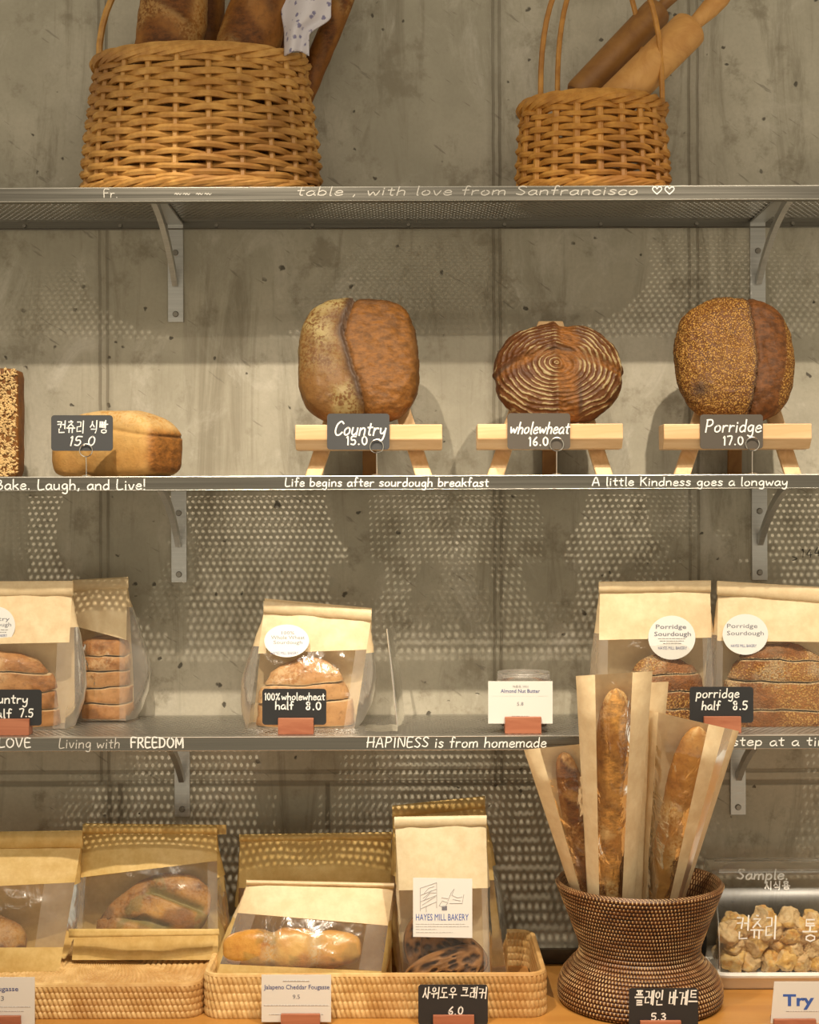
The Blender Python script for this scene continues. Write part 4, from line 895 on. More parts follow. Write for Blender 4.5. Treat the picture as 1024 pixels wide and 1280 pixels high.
printed('Almond Nut Butter', 650.5, 866, 49, 4.6, Ys-.0003, a, 'navy', bold=0.012); printed('5.8', 650.5, 882, 8, 4.4, Ys-.0003, a, 'ink'); write('아몬드 버터', 641, 859.5, 20, 3, Ys-.0003, a, 'ink2', 0.0003); fineprint([(616, 686, 870)], Ys-.0002, a, 'ink2', 0.0001); fineprint([(640, 662, 895)], Ys-.0002, a, 'ink2', 0.0004)
# jar behind the almond card
jc = W(655, 900, 2.63); jr = thing('nut_butter_jar', 'clear-lidded jar hidden behind the Almond Nut Butter card', 'jar', (jc.x, 2.63, D2))
rj = 33*2.63/F; zt = W(655, 839.5, 2.63).z - D2
m = MB(); m.lathe([(0.001, 0.0005), (rj*.86, 0.0005), (rj*.9, 0.004), (rj*.9, zt-.018), (rj*.84, zt-.014)], (jc.x, 2.63, D2), 40); m.build('jar_body', MT['acrylic'], jr)
m = MB(); m.lathe([(0.001, 0.003), (rj*.83, 0.003), (rj*.84, zt-.046), (0.001, zt-.045)], (jc.x, 2.63, D2), 40); m.build('nut_butter', MT['butter'], jr)
m = MB(); m.lathe([(rj*.97, zt-.016), (rj, zt-.014), (rj, zt-.003), (rj*.95, zt), (rj*.6, zt), (rj*.58, zt-.003), (.001, zt-.003)], (jc.x, 2.63, D2), 40)
m.tube([(jc.x + rj*math.cos(t), 2.63 + rj*math.sin(t), D2 + zt - .0145) for t in np.linspace(0, 2*PI, 40, False)], 0.0011, 5, True); m.tube([(jc.x + rj*.97*math.cos(t), 2.63 + rj*.97*math.sin(t), D2 + zt - .001) for t in np.linspace(0, 2*PI, 40, False)], 0.0012, 5, True)
m.build('lid', MT['frost'], jr)
# clear plastic sleeve standing beside the wholewheat bag
m = MB(); P = [W(484, 786, 2.60), W(491, 846, 2.575), W(497, 908, 2.545)]; Q = [Vector((p.x + 0.012, p.y + 0.11, p.z)) for p in P]
m.grid(lambda i, j: (lambda a, b: a.lerp(b, i) + Vector((0.006*math.sin(PI*i), 0, 0)))(P[0].lerp(P[1], j*2) if j < .5 else P[1].lerp(P[2], j*2-1), Q[0].lerp(Q[1], j*2) if j < .5 else Q[1].lerp(Q[2], j*2-1)), 8, 16)
fl = W(456, 912, 2.555); m.grid(lambda i, j: Vector((lerp(P[2].x, fl.x, i), lerp(2.548, 2.63, j), D2 + 0.0012 + 0.001*math.sin(9*i))), 8, 6)
root = thing('plastic_sleeve', 'empty clear plastic sleeve standing right of the wholewheat bag', 'plastic sleeve', (P[2].x, 2.58, D2)); m.build('sheet', MT['haze'], root)
m = MB(); m.tube([P[0], P[1], P[2]], [0.0014, 0.002, 0.0013], 6); m.build('folded_edge', MT['frost'], root)
# ------------------------------------------------------------------ rattan trays on the counter
def rr_path(x0, x1, y0, y1, r, step):
    pts = []; segs = []
    L = [('l', (x0+r, y0), (x1-r, y0)), ('a', (x1-r, y0+r), -PI/2), ('l', (x1, y0+r), (x1, y1-r)), ('a', (x1-r, y1-r), 0), ('l', (x1-r, y1), (x0+r, y1)), ('a', (x0+r, y1-r), PI/2), ('l', (x0, y1-r), (x0, y0+r)), ('a', (x0+r, y0+r), PI)]
    for s in L:
        if s[0] == 'l':
            a, b = Vector((*s[1], 0)), Vector((*s[2], 0)); d = (b-a); n = max(1, int(d.length/step)); t = d.normalized()
            for k in range(n): pts.append((a + d*(k/n), Vector((t.y, -t.x, 0))))
        else:
            n = max(3, int(r*PI/2/step))
            for k in range(n):
                an = s[2] + (PI/2)*k/n; nv = Vector((math.cos(an), math.sin(an), 0)); pts.append((Vector((*s[1], 0)) + nv*r, nv))
    return pts
def weave_wall(m, path, z0, z1, rows, cw, amp=0.0036, inward=False, perrow=6, lean=0.0):
    n = len(path); acc = [0.0]
    for i in range(1, n): acc.append(acc[-1] + (path[i][0]-path[i-1][0]).length)
    tot = acc[-1] + (path[0][0]-path[-1][0]).length; cells = max(2, round(tot/cw)); nv = rows*perrow; vs = []; fs = []
    for j in range(nv + 1):
        t = j/nv*rows; row = min(rows-1, int(t)); f = t - row
        for i in range(n):
            u = acc[i]/tot*cells + 0.5*(row % 2) + 0.35*f; fu = u - math.floor(u)
            d = amp*(max(0, math.sin(PI*fu))**0.8)*(0.5 + 0.5*max(0, math.sin(PI*f))**0.6)
            p, nn = path[i]; s = -1 if inward else 1
            vs.append(p + nn*(s*d + lean*(j/nv - 0)) + Vector((0, 0, lerp(z0, z1, j/nv))))
    for j in range(nv):
        for i in range(n):
            q = (j*n+i, j*n+(i+1) % n, (j+1)*n+(i+1) % n, (j+1)*n+i); fs.append(q[::-1] if inward else q)
    m.add(vs, fs)
def tray(name, label, x0, x1, y0, y1, z0, h, inverted=False):
    root = thing(name, label, 'tray', ((x0+x1)/2, (y0+y1)/2, z0), 'rattan trays on the counter'); r = 0.032
    P = rr_path(x0, x1, y0, y1, r, 0.0012); m = MB(); weave_wall(m, P, z0 + 0.0005, z0 + h - 0.004, 5, 0.0082)
    if not inverted:
        P2 = rr_path(x0+.007, x1-.007, y0+.007, y1-.007, r-.006, 0.0018); weave_wall(m, P2, z0 + 0.006, z0 + h - 0.004, 5, 0.0072, inward=True)
    m.build('woven_side', MT['rattan'], root)
    if inverted:                                     # closed woven top: concentric rounded rows
        m = MB(); rows = 14; loops = []
        for k in range(rows*3 + 1):
            o = 0.001 + k*(min(x1-x0, y1-y0)/2 - 0.004)/(rows*3); loops.append((o, 0.0030*abs(math.sin(PI*k/3))))
        base = rr_path(x0, x1, y0, y1, r, 0.0022); n = len(base); cx, cy = (x0+x1)/2, (y0+y1)/2; hx, hy = (x1-x0)/2, (y1-y0)/2
        for k, (o, dz) in enumerate(loops):
            for i, (p, nn) in enumerate(base):
                q = Vector((cx + (p.x-cx)*(hx-o)/hx, cy + (p.y-cy)*(hy-o)/hy, 0)); row = k//3
                m.v.append((q.x, q.y, z0 + h - 0.003 + dz*(0.5 + 0.5*math.sin(i*1.5 + row*PI))))
        for k in range(len(loops)-1):
            for i in range(n): m.f.append((k*n+i, k*n+(i+1) % n, (k+1)*n+(i+1) % n, (k+1)*n+i))
        m.f.append(tuple((len(loops)-1)*n + i for i in range(n)))
        m.build('woven_top', MT['rattan'], root)
    else:
        m = MB(); m.box(x0+.012, x1-.012, y0+.012, y1-.012, z0+.004, z0+.010); m.build('tray_floor', MT['rattan_floor'], root, smooth=False)
    m = MB(); P = rr_path(x0+.003, x1-.003, y0+.003, y1-.003, r-.003, 0.004)
    m.tube([p + Vector((0, 0, z0 + h - 0.0045)) for p, nn in P], 0.0052, 8, True); m.build('rim', MT['rattan'], root)
    return root
Tz = TBL
ta = tray('rattan_tray', 'upturned flat-topped rattan tray at left under the fougasse bags', -0.76, -0.352, 2.468, 2.735, Tz, 0.058, True)
tb = tray('rattan_tray', 'open rattan tray in the middle holding the cheddar fougasse and cracker bags', -0.346, 0.226, 2.466, 2.735, Tz, 0.074)
# ------------------------------------------------------------------ bags on the trays
FG = 'fougasse bags on the trays'
b, inf = bag('bread_bag', 'yellow-toned kraft bag cut off by the left edge, over the Fougasse card', (-96, 1062), (101, 1060), (74, 1214), (-100, 1219), 2.63, 2.545, 0.11,
    [(0, 1, 1062, 1060, 1112, 1103, 'kraft_y', 'paper_front'), (0, .8, 1112, 1105, 1185, 1184, 'haze', 'window'), (.8, 1, 1105, 1103, 1184, 1184, 'frost', 'sealed_edge'), (0, 1, 1185, 1184, 1219, 1214, 'kraft_y', 'paper_foot')], kraft='kraft_y', side='haze', fold=((1041, 1038, 1060, 1064), 2), gout=0.012, seed=11, group=FG, bulge=0.022, gzone=.3)
def f_round(u, w, y, P, d): return 0.006*nz(P, 14), {'torn': 0.8*sstep(.1,.3,nz(P,12)), 'flour': 0.2, 'green': 0.4*sstep(.25,.4,nz(P+Vector((2,2,2)),18))}
FB = 'fougasse breads in the bags'
loaf('fougasse', 'rounded brown fougasse behind frosted film at the left edge', 'bread', (W(-30, 1150, 2.59).x, 2.592, 0.845), (0.090, 0.033, 0.047), 2.3, 'foug_d', f_round, -0.35, 0, 32, FB)
b, inf = bag('bread_bag', 'yellow-toned kraft bag with leaf-shaped green-cut bread, on the upturned tray', (104, 1042), (271, 1042), (273, 1200), (90, 1200), 2.66, 2.585, 0.10,
    [(0, 1, 1042, 1042, 1097, 1076, 'kraft_y', 'paper_front'), (.05, .93, 1097, 1077, 1166, 1167, 'haze', 'window'), (0, .05, 1097, 1096, 1165, 1166, 'frost', 'sealed_edge'), (.93, 1, 1078, 1076, 1167, 1167, 'frost', 'sealed_edge'), (0, 1, 1165, 1168, 1200, 1200, 'kraft_y', 'paper_foot')], kraft='kraft_y', side='haze', fold=((1030, 1032, 1043, 1042), 0.5), gout=0.016, seed=12, group=FG, bulge=0.022, gzone=.35)
m = MB(); m.hexa([W(106, 1029, 2.672), W(283, 1031, 2.672), W(283, 1043, 2.672), W(106, 1043, 2.672)], [W(106, 1029, 2.675), W(283, 1031, 2.675), W(283, 1043, 2.675), W(106, 1043, 2.675)]); m.build('back_flap', MT['kraft_y'], b, smooth=False)
m = MB(); m.grid(lambda i, j: W(lerp(86, 274, i), lerp(1161, lerp(1172, 1169, i), j), 2.575 - 0.018*math.sin(PI*i) - 0.004*j), 16, 3); m.build('folded_hem', MT['kraft_y'], b, sharp=0, solid=0.001)
def f_leaf(u, w, y, P, d):
    fr = sstep(.4, 0, y); s1 = w - (0.62 - 0.62*(u+.1)); s2 = w - (-0.15 - 0.50*(u+.2)); c1 = math.exp(-(s1/.10)**2)*sstep(-.3,-.1,u)*sstep(1,.85,u); c2 = math.exp(-(s2/.12)**2)*sstep(-.75,-.5,u)*sstep(.5,.3,u); c = max(c1, c2)*fr
    k = Vector((0,0,0)) + d*(0.004*nz(P, 16) - 0.013*c); k.x += 0.03*w*0.5; k.z += -0.022*max(0, -u)*(1 if w > 0 else .2) + 0.006*u
    return k, {'torn': 0.6*sstep(.0,.3,nz(P,10)), 'green': min(0.75, c*1.2 + 0.5*sstep(.3,.45,nz(P,30))), 'ear': 0.55*sstep(.25,.45,nz(P+Vector((4,4,4)),11)), 'flour': 0.15}
loaf('fougasse', 'leaf-shaped dark fougasse with green slashes behind hazy film', 'bread', (W(192, 1128, 2.62).x, 2.632, 0.882), (0.100, 0.026, 0.070), 2.3, 'foug_d', f_leaf, -0.30, 0, 44, FB)
b, inf = bag('bread_bag', 'wide pale kraft bag of three-lobed bread behind the Jalapeno card', (309, 1106), (492, 1111), (472, 1247), (261, 1247), 2.61, 2.522, 0.11,
    [(0, 1, 1106, 1111, 1141, 1157, 'kraft', 'paper_front'), (.12, .86, 1143, 1156, 1206, 1212, 'haze', 'window'), (0, .12, 1141, 1143, 1205, 1206, 'frost', 'sealed_edge'), (.86, 1, 1155, 1157, 1212, 1214, 'frost', 'sealed_edge'), (0, 1, 1205, 1214, 1247, 1247, 'kraft_y', 'paper_foot')], kraft='kraft', side='kraft_y', fold=((1100, 1104, 1110, 1106), 1), gout=0.012, seed=13, group=FG, bulge=0.030, gzone=.3, backmat='kraft_y')
def f_lobes(u, w, y, P, d):
    g = min(abs(u + 0.30), abs(u - 0.36)); c = math.exp(-(g/.10)**2)
    return d*(0.003*nz(P, 18) - 0.008*c), {'torn': 0.55*sstep(.05,.3,nz(P,14))*(1-c), 'flour': 0.7*c, 'green': 0.35*sstep(.32,.45,nz(P,26))}
loaf('fougasse', 'shiny three-lobed golden fougasse in the wide pale kraft bag', 'bread', (W(365, 1188, 2.565).x, 2.568, 0.836), (0.120, 0.034, 0.036), 3.0, 'foug', f_lobes, -0.3, 0, 40, FB)
b, inf = bag('bread_bag', 'yellow-toned kraft bag standing behind the wide pale kraft bag', (300, 1049), (489, 1048), (490, 1222), (296, 1222), 2.685, 2.655, 0.06,
    [(0, 1, 1049, 1048, 1110, 1110, 'kraft_y', 'paper_front'), (0, 1, 1110, 1110, 1185, 1185, 'haze', 'window'), (0, 1, 1185, 1185, 1222, 1222, 'kraft_y', 'paper_foot')], kraft='kraft_y', side='haze', fold=((1043, 1040, 1050, 1052), 1), gout=0.008, seed=14, group=FG, bulge=0.016, gzone=.5)
loaf('fougasse', 'mostly hidden fougasse in the yellow-toned bag at the back of the tray', 'bread', (W(394, 1180, 2.68).x, 2.684, 0.836), (0.10, 0.026, 0.036), 2.6, 'foug', f_lobes, 0, 0, 24, FB)
CG = 'cracker bags in the open tray'
b, inf = bag('cracker_bag', 'tall cream bag with square bakery label and dark bread slices', (494, 1030), (607.5, 1028), (614, 1252), (507, 1252), 2.570, 2.502, 0.08,
    [(0, 1, 1030, 1028, 1113, 1110, 'cream', 'paper_front'), (0, .93, 1113, 1110, 1252, 1252, 'film', 'window'), (.93, 1, 1110, 1110, 1252, 1252, 'frost', 'sealed_edge')], kraft='cream', side='haze', fold=((1021, 1019, 1033, 1035), 1), gout=0.006, seed=15, group=CG, bulge=0.012, gzone=.37, backmat='kraft')
Yl = 2.504; lb = plate(516.5, 1097, 590.5, 1171, Yl, 0.0006, 'sticker', b, 'square_label', 0, (0, 0.02))
printed('HAYES MILL BAKERY', 553, 1150.5, 66, 8.2, Yl-.0003, lb, 'blue'); fineprint([(520, 582, 1155), (520, 586, 1158), (520, 546, 1161.5), (520, 566, 1165.5)], Yl-.0003, lb, 'ink2', 0.00035)
m = MB(); LN = lambda *p: m.tube([W(x, y, Yl-.0003) for x, y in p], 0.00045, 4)
for p in (((525.5,1139),(525.5,1110)), ((546,1103),(546,1135)), ((533,1140),(533,1133)), ((525.5,1110),(546,1103)), ((525.5,1119),(546,1111)), ((525.5,1127),(546,1119)), ((525.5,1136),(546,1127)), ((530,1117),(536,1110),(543,1108)), ((530,1126),(538,1116),(545,1116)), ((528,1131),(544,1121)), ((529,1123),(540,1113)),
          ((549,1132),(553,1126),(560,1128),(556,1134),(549,1132)), ((552,1122),(560,1123)), ((560,1126),(564,1116),(568,1111),(565,1119),(572,1122),(578,1121)), ((562,1129),(578,1129),(580,1118)), ((566,1124),(576,1126))): LN(*p)
m.build('line_drawing', MT['ink2'], lb)
m = MB(); m.prism([W(x, y, Yl-.0003) for x, y in ((559,1132.5),(559,1138),(552.5,1138),(552.5,1132.5))], (0, .0002, 0)); m.build('drawn_pot', MT['ink'], lb, smooth=False)
b, inf = bag('cracker_bag', 'second cracker bag standing behind the tall cream one', (491, 1022), (606, 1008), (634, 1222), (500, 1232), 2.655, 2.600, 0.07,
    [(0, 1, 1022, 1008, 1105, 1100, 'kraft_y', 'paper_front'), (0, 1, 1105, 1100, 1232, 1222, 'haze', 'window')], kraft='kraft_y', side='haze', fold=((1007, 995, 1010, 1022), 0.5), gout=0.012, seed=16, group=CG, bulge=0.010, gzone=.35)
# dark holey bread slices leaning in the cracker bag
def crisp(label, cpx, cpy, Y, a, b_, rot, tilt, seed, th=0.010):
    c = W(cpx, cpy, Y); rr = random.Random(seed); holes = [(rr.uniform(-.85,.85), rr.uniform(-.8,.8), rr.uniform(.05,.17), rr.uniform(.5,1)) for _ in range(46)]
    m = MB(); A = {'torn': [], 'ear': [], 'flour': []}; nu, nr = 64, 30; M4 = Matrix.Rotation(tilt, 4, 'X') @ Matrix.Rotation(rot, 4, 'Y')
    def ring(s, y, dent):
        for i in range(nu):
            t = 2*PI*i/nu; x, z = math.cos(t)*s, math.sin(t)*s; rad = 1 + 0.08*math.sin(2*t+seed) + 0.05*math.sin(3*t); h = 0
            if dent and s < 0.93:
                for hx, hz, hr, k in holes:
                    q = ((x-hx)**2*1.0 + ((z-hz)*(0.6+k*.6))**2)/hr**2
                    if q < 1: h = max(h, (1-q)**0.5)
            P = M4 @ Vector((x*a*rad, y + 0.006*h*dent + 0.001*nz((x*3, z*3, seed), 2), z*b_*rad)); m.v.append(tuple(c + P)); A['torn'].append(min(1, h*0.9)); A['ear'].append(0.45*h*h + (0.35 if s > .95 else 0)); A['flour'].append(0)
    ss = [0.02] + [k/nr for k in range(1, nr+1)]
    for s in ss: ring(s, -th/2 + (0.003 if s > .97 else 0), 1)
    ring(1.0, th/2 - .002, 0); ring(.96, th/2, 0); ring(.5, th/2, 0); ring(.02, th/2, 0)
    R = len(ss) + 4
    for j in range(R-1):
        for i in range(nu): m.f.append((j*nu+i, (j+1)*nu+i, (j+1)*nu+(i+1) % nu, j*nu+(i+1) % nu))
    for k in A: m.attr(k, A[k])
    tag(m.build('cracker_slice', MT['cracker'], sharp=0), label, 'bread slice', 'sourdough cracker slices')
crisp('front holey dark bread slice leaning in the tall cream bag', 556, 1212, 2.515, 0.070, 0.036, -0.42, -0.25, 3)
crisp('dark bread slice behind the front holey one in the cream bag', 566, 1192, 2.536, 0.066, 0.038, 0.50, -0.2, 5)
crisp('rearmost dark bread slice standing at the left of the cream bag', 540, 1180, 2.552, 0.047, 0.060, 0.35, -0.1, 8)
# ------------------------------------------------------------------ dark cane basket with bagged baguettes
bc = Vector((W(800, 1270, 2.555).x, 2.555, Tz)); cb = thing('cane_basket', 'dark two-tone cane basket with a waist and flared foot, full of bagged baguettes', 'basket', bc)
prof = [(.134,.0005),(.140,.008),(.1415,.02),(.139,.035),(.131,.052),(.119,.066),(.108,.076),(.1025,.086),(.103,.097),(.107,.110),(.1125,.125),(.120,.145),(.128,.165),(.135,.183),(.141,.197),(.1435,.205)]
prof = [(a*.985, b) for a, b in prof]
def pr(t):
    k = t*(len(prof)-1); i = min(len(prof)-2, int(k)); f = k - i; return lerp(prof[i][0], prof[i+1][0], f), lerp(prof[i][1], prof[i+1][1], f)
L = [0]; N_ = 400
for k in range(1, N_+1):
    a, b2 = pr((k-1)/N_), pr(k/N_); L.append(L[-1] + math.hypot(b2[0]-a[0], b2[1]-a[1]))
rows = 31; per = 7; ncell = 132; sub = 5; m = MB(); cu, cv = [], []; nu = ncell*sub
for j in range(rows*per + 1):
    s = j/(rows*per)*L[-1]; lo = 0
    while lo < N_ and L[lo+1 if lo < N_ else lo] < s: lo += 1
    t = min(1, (lo + (s - L[lo])/max(1e-9, L[min(N_, lo+1)] - L[lo]))/N_); r, z = pr(t); v = j/per; f = v - int(v); rw = int(v)
    for i in range(nu):
        th = 2*PI*i/nu; u = i/sub; fu = (u + rw*0.37) % 1.0
        d = 0.0026*max(0, math.sin(PI*f))**0.6 + (0.0012*max(0, math.sin(PI*(fu-.06)/.36))*math.sin(PI*f) if .06 < fu < .42 else 0)
        m.v.append((bc.x + (r+d)*math.cos(th), bc.y + (r+d)*math.sin(th), Tz + z)); cu.append(u); cv.append(v)
# seam column so the pattern counter does not run backwards
nj = rows*per + 1
for j in range(nj):
    p = m.v[j*nu]; m.v.append(p); cu.append(float(ncell)); cv.append(j/per)
for j in range(nj-1):
    for i in range(nu):
        a, b2, c, d = j*nu+i, (j*nu+i+1 if i < nu-1 else nj*nu+j), ((j+1)*nu+i+1 if i < nu-1 else nj*nu+j+1), (j+1)*nu+i; m.f.append((a, b2, c, d))
m.attr('cu', cu).attr('cv', cv).build('woven_wall', MT['cane'], cb)
m = MB(); m.lathe([(.1413,.205),(.139,.209),(.137,.207),(.131,.188),(.122,.160),(.106,.120),(.098,.095),(.098,.085),(.10,.03),(.001,.03)], bc, 64); n_ = len(m.v)
m.attr('cu', [(k % 64)*2.0 for k in range(n_)]).attr('cv', [(k//64)*3.0 + .3 for k in range(n_)]).build('inner_wall', MT['cane'], cb)
def long_bag(label, TL, TR, BR_, BL, Yt, Yb, thick, strips, seed=0, bread=None, sag=0.0):
    TL, TR, BR_, BL = [Vector((*q, 0)) for q in (TL, TR, BR_, BL)]
    c = W((BL.x+BR_.x)/2, BL.y, Yb); root = thing('baguette_bag', label, 'baguette bag', (c.x, Yb, c.z), 'bagged baguettes in the cane basket')
    def f(u, v, s, wr=0.0):
        p = TL.lerp(TR, u).lerp(BL.lerp(BR_, u), v); Y = lerp(Yt, Yb, v) + s*thick*(1.4 if s < 0 else 1.0)*(max(0, math.sin(PI*u))**0.7)*min(1, 0.25 + v*5)*min(1, .3 + (1-v)*4) + 0.0025*nz((u*3, v*9, seed), 1.2) - (wr*max(0, 1 - abs(nz((u*1.4 + seed, v*3.2, seed), 1.6, 2))*2.4)**4)
        return W(p.x, p.y, Y)
    for u0, u1, kind, nm in strips:
        m = MB(); m.grid(lambda i, j: f(lerp(u0, u1, i), j, -1, 0.0028*min(1, 5*i*(1-i)) if kind == 'film' else 0), max(4, int((56 if kind == 'film' else 28)*(u1-u0))), 80 if kind == 'film' else 40); m.build(nm, MT[kind], root, sharp=0)
    m = MB(); m.grid(lambda i, j: f(i, j, 1), 16, 30); m.build('paper_back', MT['kraft'], root, sharp=0)
    return root
long_bag('front upright baguette bag with wide clear middle strip', (720, 845), (816, 839), (788, 1185), (738, 1187), 2.395, 2.530, 0.032, [(0, .25, 'kraft', 'paper_strip'), (.25, .74, 'film', 'window'), (.74, 1, 'kraft', 'paper_strip')], 1)
baguette('baguette', 'pale baguette in the front upright bag', 'bread', W(771, 860, 2.402), W(762, 1180, 2.532), 0.0325, 'baguette', GB2 := 'baguettes in the cane basket', 5, 0.8, seed=2)
long_bag('upright baguette bag half hidden right behind the front one', (772, 855), (836, 852), (806, 1180), (775, 1180), 2.452, 2.590, 0.018, [(0, .35, 'film', 'window'), (.35, 1, 'kraft', 'paper_strip')], 2)
long_bag('left-leaning baguette bag with a narrow paper strip', (655, 937), (738, 929), (772, 1180), (738, 1186), 2.455, 2.560, 0.024, [(0, .24, 'kraft', 'paper_strip'), (.24, 1, 'film', 'window')], 3)
baguette('baguette', 'brown baguette in the left-leaning bag', 'bread', W(704, 940, 2.460), W(755, 1178, 2.562), 0.024, 'dark_baguette', GB2, 4, 0.7, seed=5)
long_bag('right-leaning baguette bag of a knobbly golden loaf', (812, 888), (924, 914), (838, 1180), (800, 1180), 2.445, 2.580, 0.032, [(0, .10, 'kraft', 'paper_strip'), (.10, .66, 'film', 'window'), (.66, .84, 'kraft', 'paper_strip'), (.84, .93, 'frost', 'window'), (.93, 1, 'kraft', 'paper_strip')], 4)
baguette('baguette', 'knobbly golden baguette in the right-leaning bag', 'bread', W(874, 908, 2.450), W(815, 1176, 2.582), 0.033, 'baguette', GB2, 4, 0.75, seed=7, cuts=False)
# ------------------------------------------------------------------ sample box
X0, X1 = 0.545, 0.87
sx = thing('sample_box', 'clear sample box with hand lettering on a white tray, right of the cane basket', 'sample box', (0.69, 2.66, Tz))
m = MB()
for (o0, za, o1, zb) in ((-.004, .001, -.004, .004),): pass
pth = rr_path(0.526, 0.90, 2.600, 2.772, 0.035, 0.006)
def shell(levels):
    n = len(pth); vs = [p + nn*o + Vector((0,0,Tz+z)) for o, z in levels for p, nn in pth]
    fs = [(j*n+i, j*n+(i+1) % n, (j+1)*n+(i+1) % n, (j+1)*n+i) for j in range(len(levels)-1) for i in range(n)]
    fs.append(tuple(range(n))[::-1]); fs.append(tuple((len(levels)-1)*n+i for i in range(n))); m.add(vs, fs)
shell([(-.012,.0005),(-.008,.006),(-.004,.016),(.0,.022),(.003,.024),(.004,.028),(.002,.031),(-.004,.032),(-.008,.030),(-.012,.024),(-.014,.020)])
m.build('tray_base', MT['white'], sx)
zb = Tz + 0.024; yf, yb = 2.616, 2.760; zt2 = 0.952
pf = [(yf, zb)] + [(yf + 0.001, zb + 0.025)]
for k in range(13):
    a = k/12*PI/2; pf.append((yf + 0.0015 + 0.108*(1-math.cos(a)), zb + 0.030 + (zt2 - zb - 0.030)*math.sin(a)))
pf += [(yb - 0.02, zt2), (yb - 0.008, zt2 - 0.01), (yb, zt2 - 0.03), (yb, zb)]
m = MB(); nn_ = len(pf)
m.add([(x, y, z) for x in (X0, X1) for y, z in pf], [(i, i+1, nn_+i+1, nn_+i) for i in range(nn_-1)] + [tuple(range(nn_)), tuple(range(2*nn_-1, nn_-1, -1))])
m.build('clear_lid', MT['acrylic'], sx, sharp=50)
m = MB()
for x in (X0, X1): m.tube([(x, y, z) for y, z in pf], 0.0016, 6)
m.tube([(X0, yf, zb+.001), (X1, yf, zb+.001)], 0.0025, 6)
for yy, zz in ((yf+.108, zt2+.0025), (yf+.070, zt2-.0085)): m.tube([(X0+.014, yy, zz), (X1, yy, zz)], 0.0028, 8)
m.build('lid_edge', MT['haze'], sx)
m = MB(); m.tube([(0.530, 2.69 + 0.0*k, Tz + 0.03 + 0.065*k/8) for k in range(9)], [0.004, .008, .0105, .0115, .0115, .0115, .0105, .008, .004], 12, flat=0.7); m.build('side_latch', MT['black'], sx)
def ylid(px, py):
    yu = py + ROLL*(px - 512)
    q = [(HY + (ZC - z)/y*F, y) for y, z in pf[:15]]
    for (pa, ya), (pb, y2) in zip(q, q[1:]):
        if pb <= yu <= pa: return lerp(ya, y2, (pa - yu)/(pa - pb)) - 0.0015
    return q[-1][1] - 0.0015
    for _ in range(1):
        y = yf
        for it in range(6):
            z = W(px, py, y).z; best = yf
            for (ya, za), (y2, z2) in zip(pf, pf[1:]):
                if za <= z <= z2 and z2 > za: best = lerp(ya, y2, (z-za)/(z2-za)); break
            else: best = yf + 0.079 if z > zb else yf
            y = best
    return y - 0.0014
write('Sample.', 921, 1099, 66, 13, ylid, sx, 'chalk', 0.0015, 0.1); write('시식용', 956, 1112, 33, 11, ylid, sx, 'chalk', 0.0012)
write('컨츄리', 920, 1173, 54, 30, ylid, sx, 'chalk', 0.0014, 0.05); write('통밀', 1003, 1176, 42, 28, ylid, sx, 'chalk', 0.0014, 0.05)
rr = random.Random(12); CH = []
for lay, (n, z, yo) in enumerate(((13, 0.021, 0), (11, 0.047, 0.004), (8, 0.070, 0.010), (4, 0.088, 0.016))):
    for k in range(n):
        row = k % 2 if lay < 2 else 0; cols = (n + 1)//2 if lay < 2 else n
        x = lerp(X0 + 0.032, X0 + 0.215 - 0.018*lay, ((k//2 if lay < 2 else k) + 0.25*(lay % 2))/max(1, cols - 1)) + rr.uniform(-.006, .006)
        y = 2.650 + yo*.5 + row*0.045 + rr.uniform(-.006, .006); sz = rr.uniform(0.022, 0.029); sd = Vector((rr.uniform(0, 50), lay*3.0, k*1.7))
        cuts = [(Vector((rr.uniform(-1,1), rr.uniform(-1,1), rr.uniform(-1,1))).normalized(), sz*rr.uniform(0.45, 0.75)) for _ in range(5)]
        def f_ch(u, w, yv, P, d, sd=sd, sz=sz, cuts=cuts):
            Q = P.copy(); cr = 0.0
            for nn, dd in cuts:
                e = Q.dot(nn) - dd
                if e > 0: Q -= nn*e*0.85; cr = 0.85
            k_ = (Q - P) + d*(sz*0.24*nz(d*1.0 + sd, 1.2, 2) + sz*0.07*nz(d*2.0 + sd, 2.5, 3)); return k_, {'torn': 0.55*sstep(.05,.3,nz(d + sd, 2.0)), 'flour': 0.5*sstep(0,.3,nz(d*1.0 - sd, 2.0)), 'crumb': cr*0.7}
        loaf('bread_chunk', 'torn golden bread chunk heaped under the clear sample lid', 'bread chunk', (x, y, Tz + z + sz*0.75), (sz, sz*0.85, sz*0.8), 2.6, 'chunk', f_ch, rr.uniform(-1, 1), rr.uniform(0, 6), 16, 'bread chunks in the sample box')
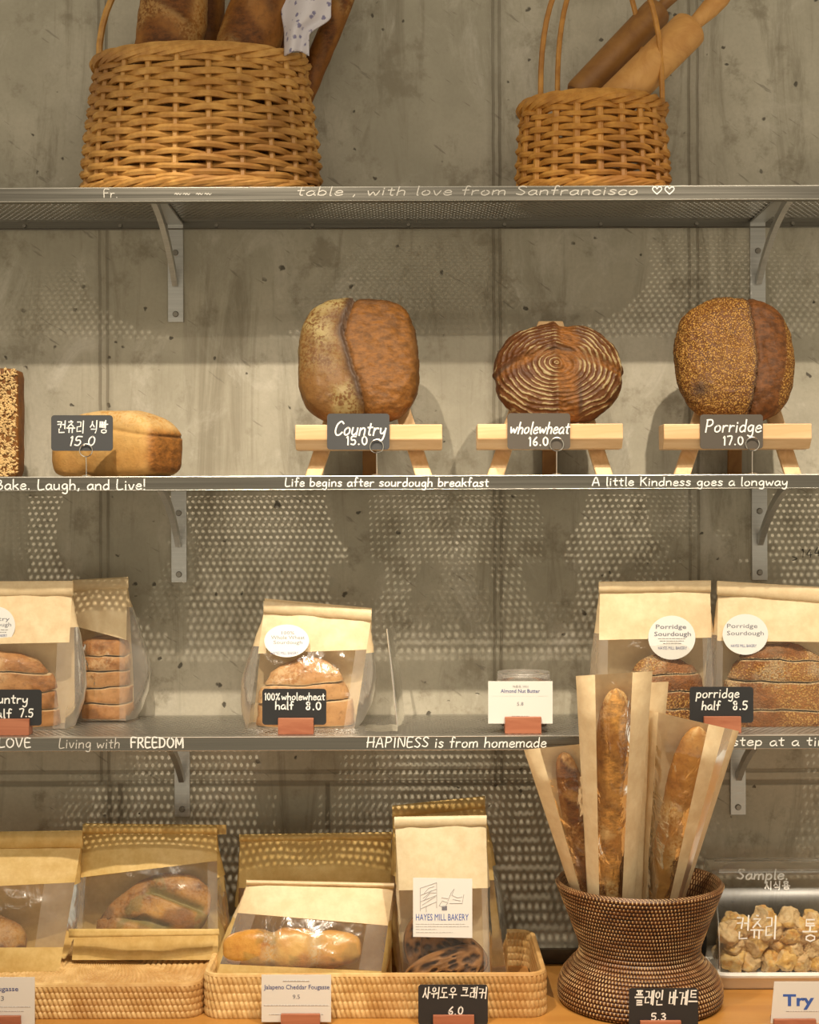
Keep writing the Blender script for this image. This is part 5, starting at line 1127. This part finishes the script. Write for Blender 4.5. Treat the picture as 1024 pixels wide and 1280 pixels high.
# ------------------------------------------------------------------ signs in front on the counter
YC = 2.425
def lowsign(hl, hx0, hx1, hy, Y=None):
    _, ym = holder(hl, hx0, hy, hx1, 0, Y or YC, Tz); return ym + .0007
Yq = lowsign('reddish wood block under the Fougasse card at the left edge', -34, 25, 1271)
a = price_sign('white card whose title ends in ougasse, at the left edge', -46, 1221.5, 43.5, 1281, Yq, 'card', 0, BG, name='price_card', th=.001)
printed('Jambon Fougasse', -12, 1239, 69, 6.2, Yq-.0003, a, 'navy', bold=.01) if False else printed('ougasse', 7.5, 1239, 31, 6.0, Yq-.0003, a, 'navy', bold=.008); printed('9.3', -1, 1251, 12, 6, Yq-.0003, a, 'ink'); fineprint([(-40, 38, 1258.5), (-34, 30, 1264)], Yq-.0002, a)
Yq = lowsign('reddish wood block under the Jalapeno Cheddar Fougasse card', 351, 400, 1268.5)
a = price_sign('white card reading Jalapeno Cheddar Fougasse 9.5 before the open tray', 327, 1218.5, 414, 1277.5, Yq, 'card', 0, BG, name='price_card', th=.001)
write('할라피뇨 체다 푸가스', 353, 1228, 34, 4.2, Yq-.0003, a, 'ink2', 0.0003) if False else fineprint([(354, 387, 1226)], Yq-.0002, a, 'ink2', .0008)
printed('Jalapeno Cheddar Fougasse', 371, 1236.5, 82, 5.6, Yq-.0003, a, 'navy', bold=.008); printed('9.5', 370.5, 1248.5, 9, 5.2, Yq-.0003, a, 'ink'); fineprint([(330, 411, 1256.5)], Yq-.0002, a, 'ink2', .0007); fineprint([(336, 404, 1268)], Yq-.0002, a)
Yq = lowsign('reddish wood block under the Korean cracker sign', 541.5, 593, 1270)
a = price_sign('black slate sign with Korean lettering and 6.0 before the cream cracker bag', 523, 1231, 610, 1281, Yq, 'slate', group=BG); write('사워도우 크래커', 528, 1248, 81, 15, Yq-.0004, a, 'chalk', .0010, 0.1); write('6.0', 560, 1268, 20, 10, Yq-.0004, a, 'chalk', .0011, .1)
Yq = lowsign('reddish wood block under the Korean baguette sign', 801, 852, 1277, 2.382)
a = price_sign('black slate sign with Korean lettering and 5.3 before the cane basket', 786.5, 1235.5, 873, 1285, Yq, 'slate', group=BG, r=3); write('플레인 바게트', 793, 1256, 80, 19, Yq-.0004, a, 'chalk', .0012, 0.1); write('5.3', 814, 1275, 20, 9, Yq-.0004, a, 'chalk', .0011)
Yq = lowsign('reddish wood block under the Try It card', 968, 1021, 1275)
a = price_sign('grey-white card reading Try It! at the lower right corner', 963, 1227, 1048, 1284, Yq, 'card', 0, BG, skew=(-.09, 0), name='price_card', th=.001)
printed('Try It!', 1012, 1257, 66, 14, Yq-.0003, a, 'blue', bold=.03); fineprint([(983, 1040, 1264)], Yq-.0002, a)
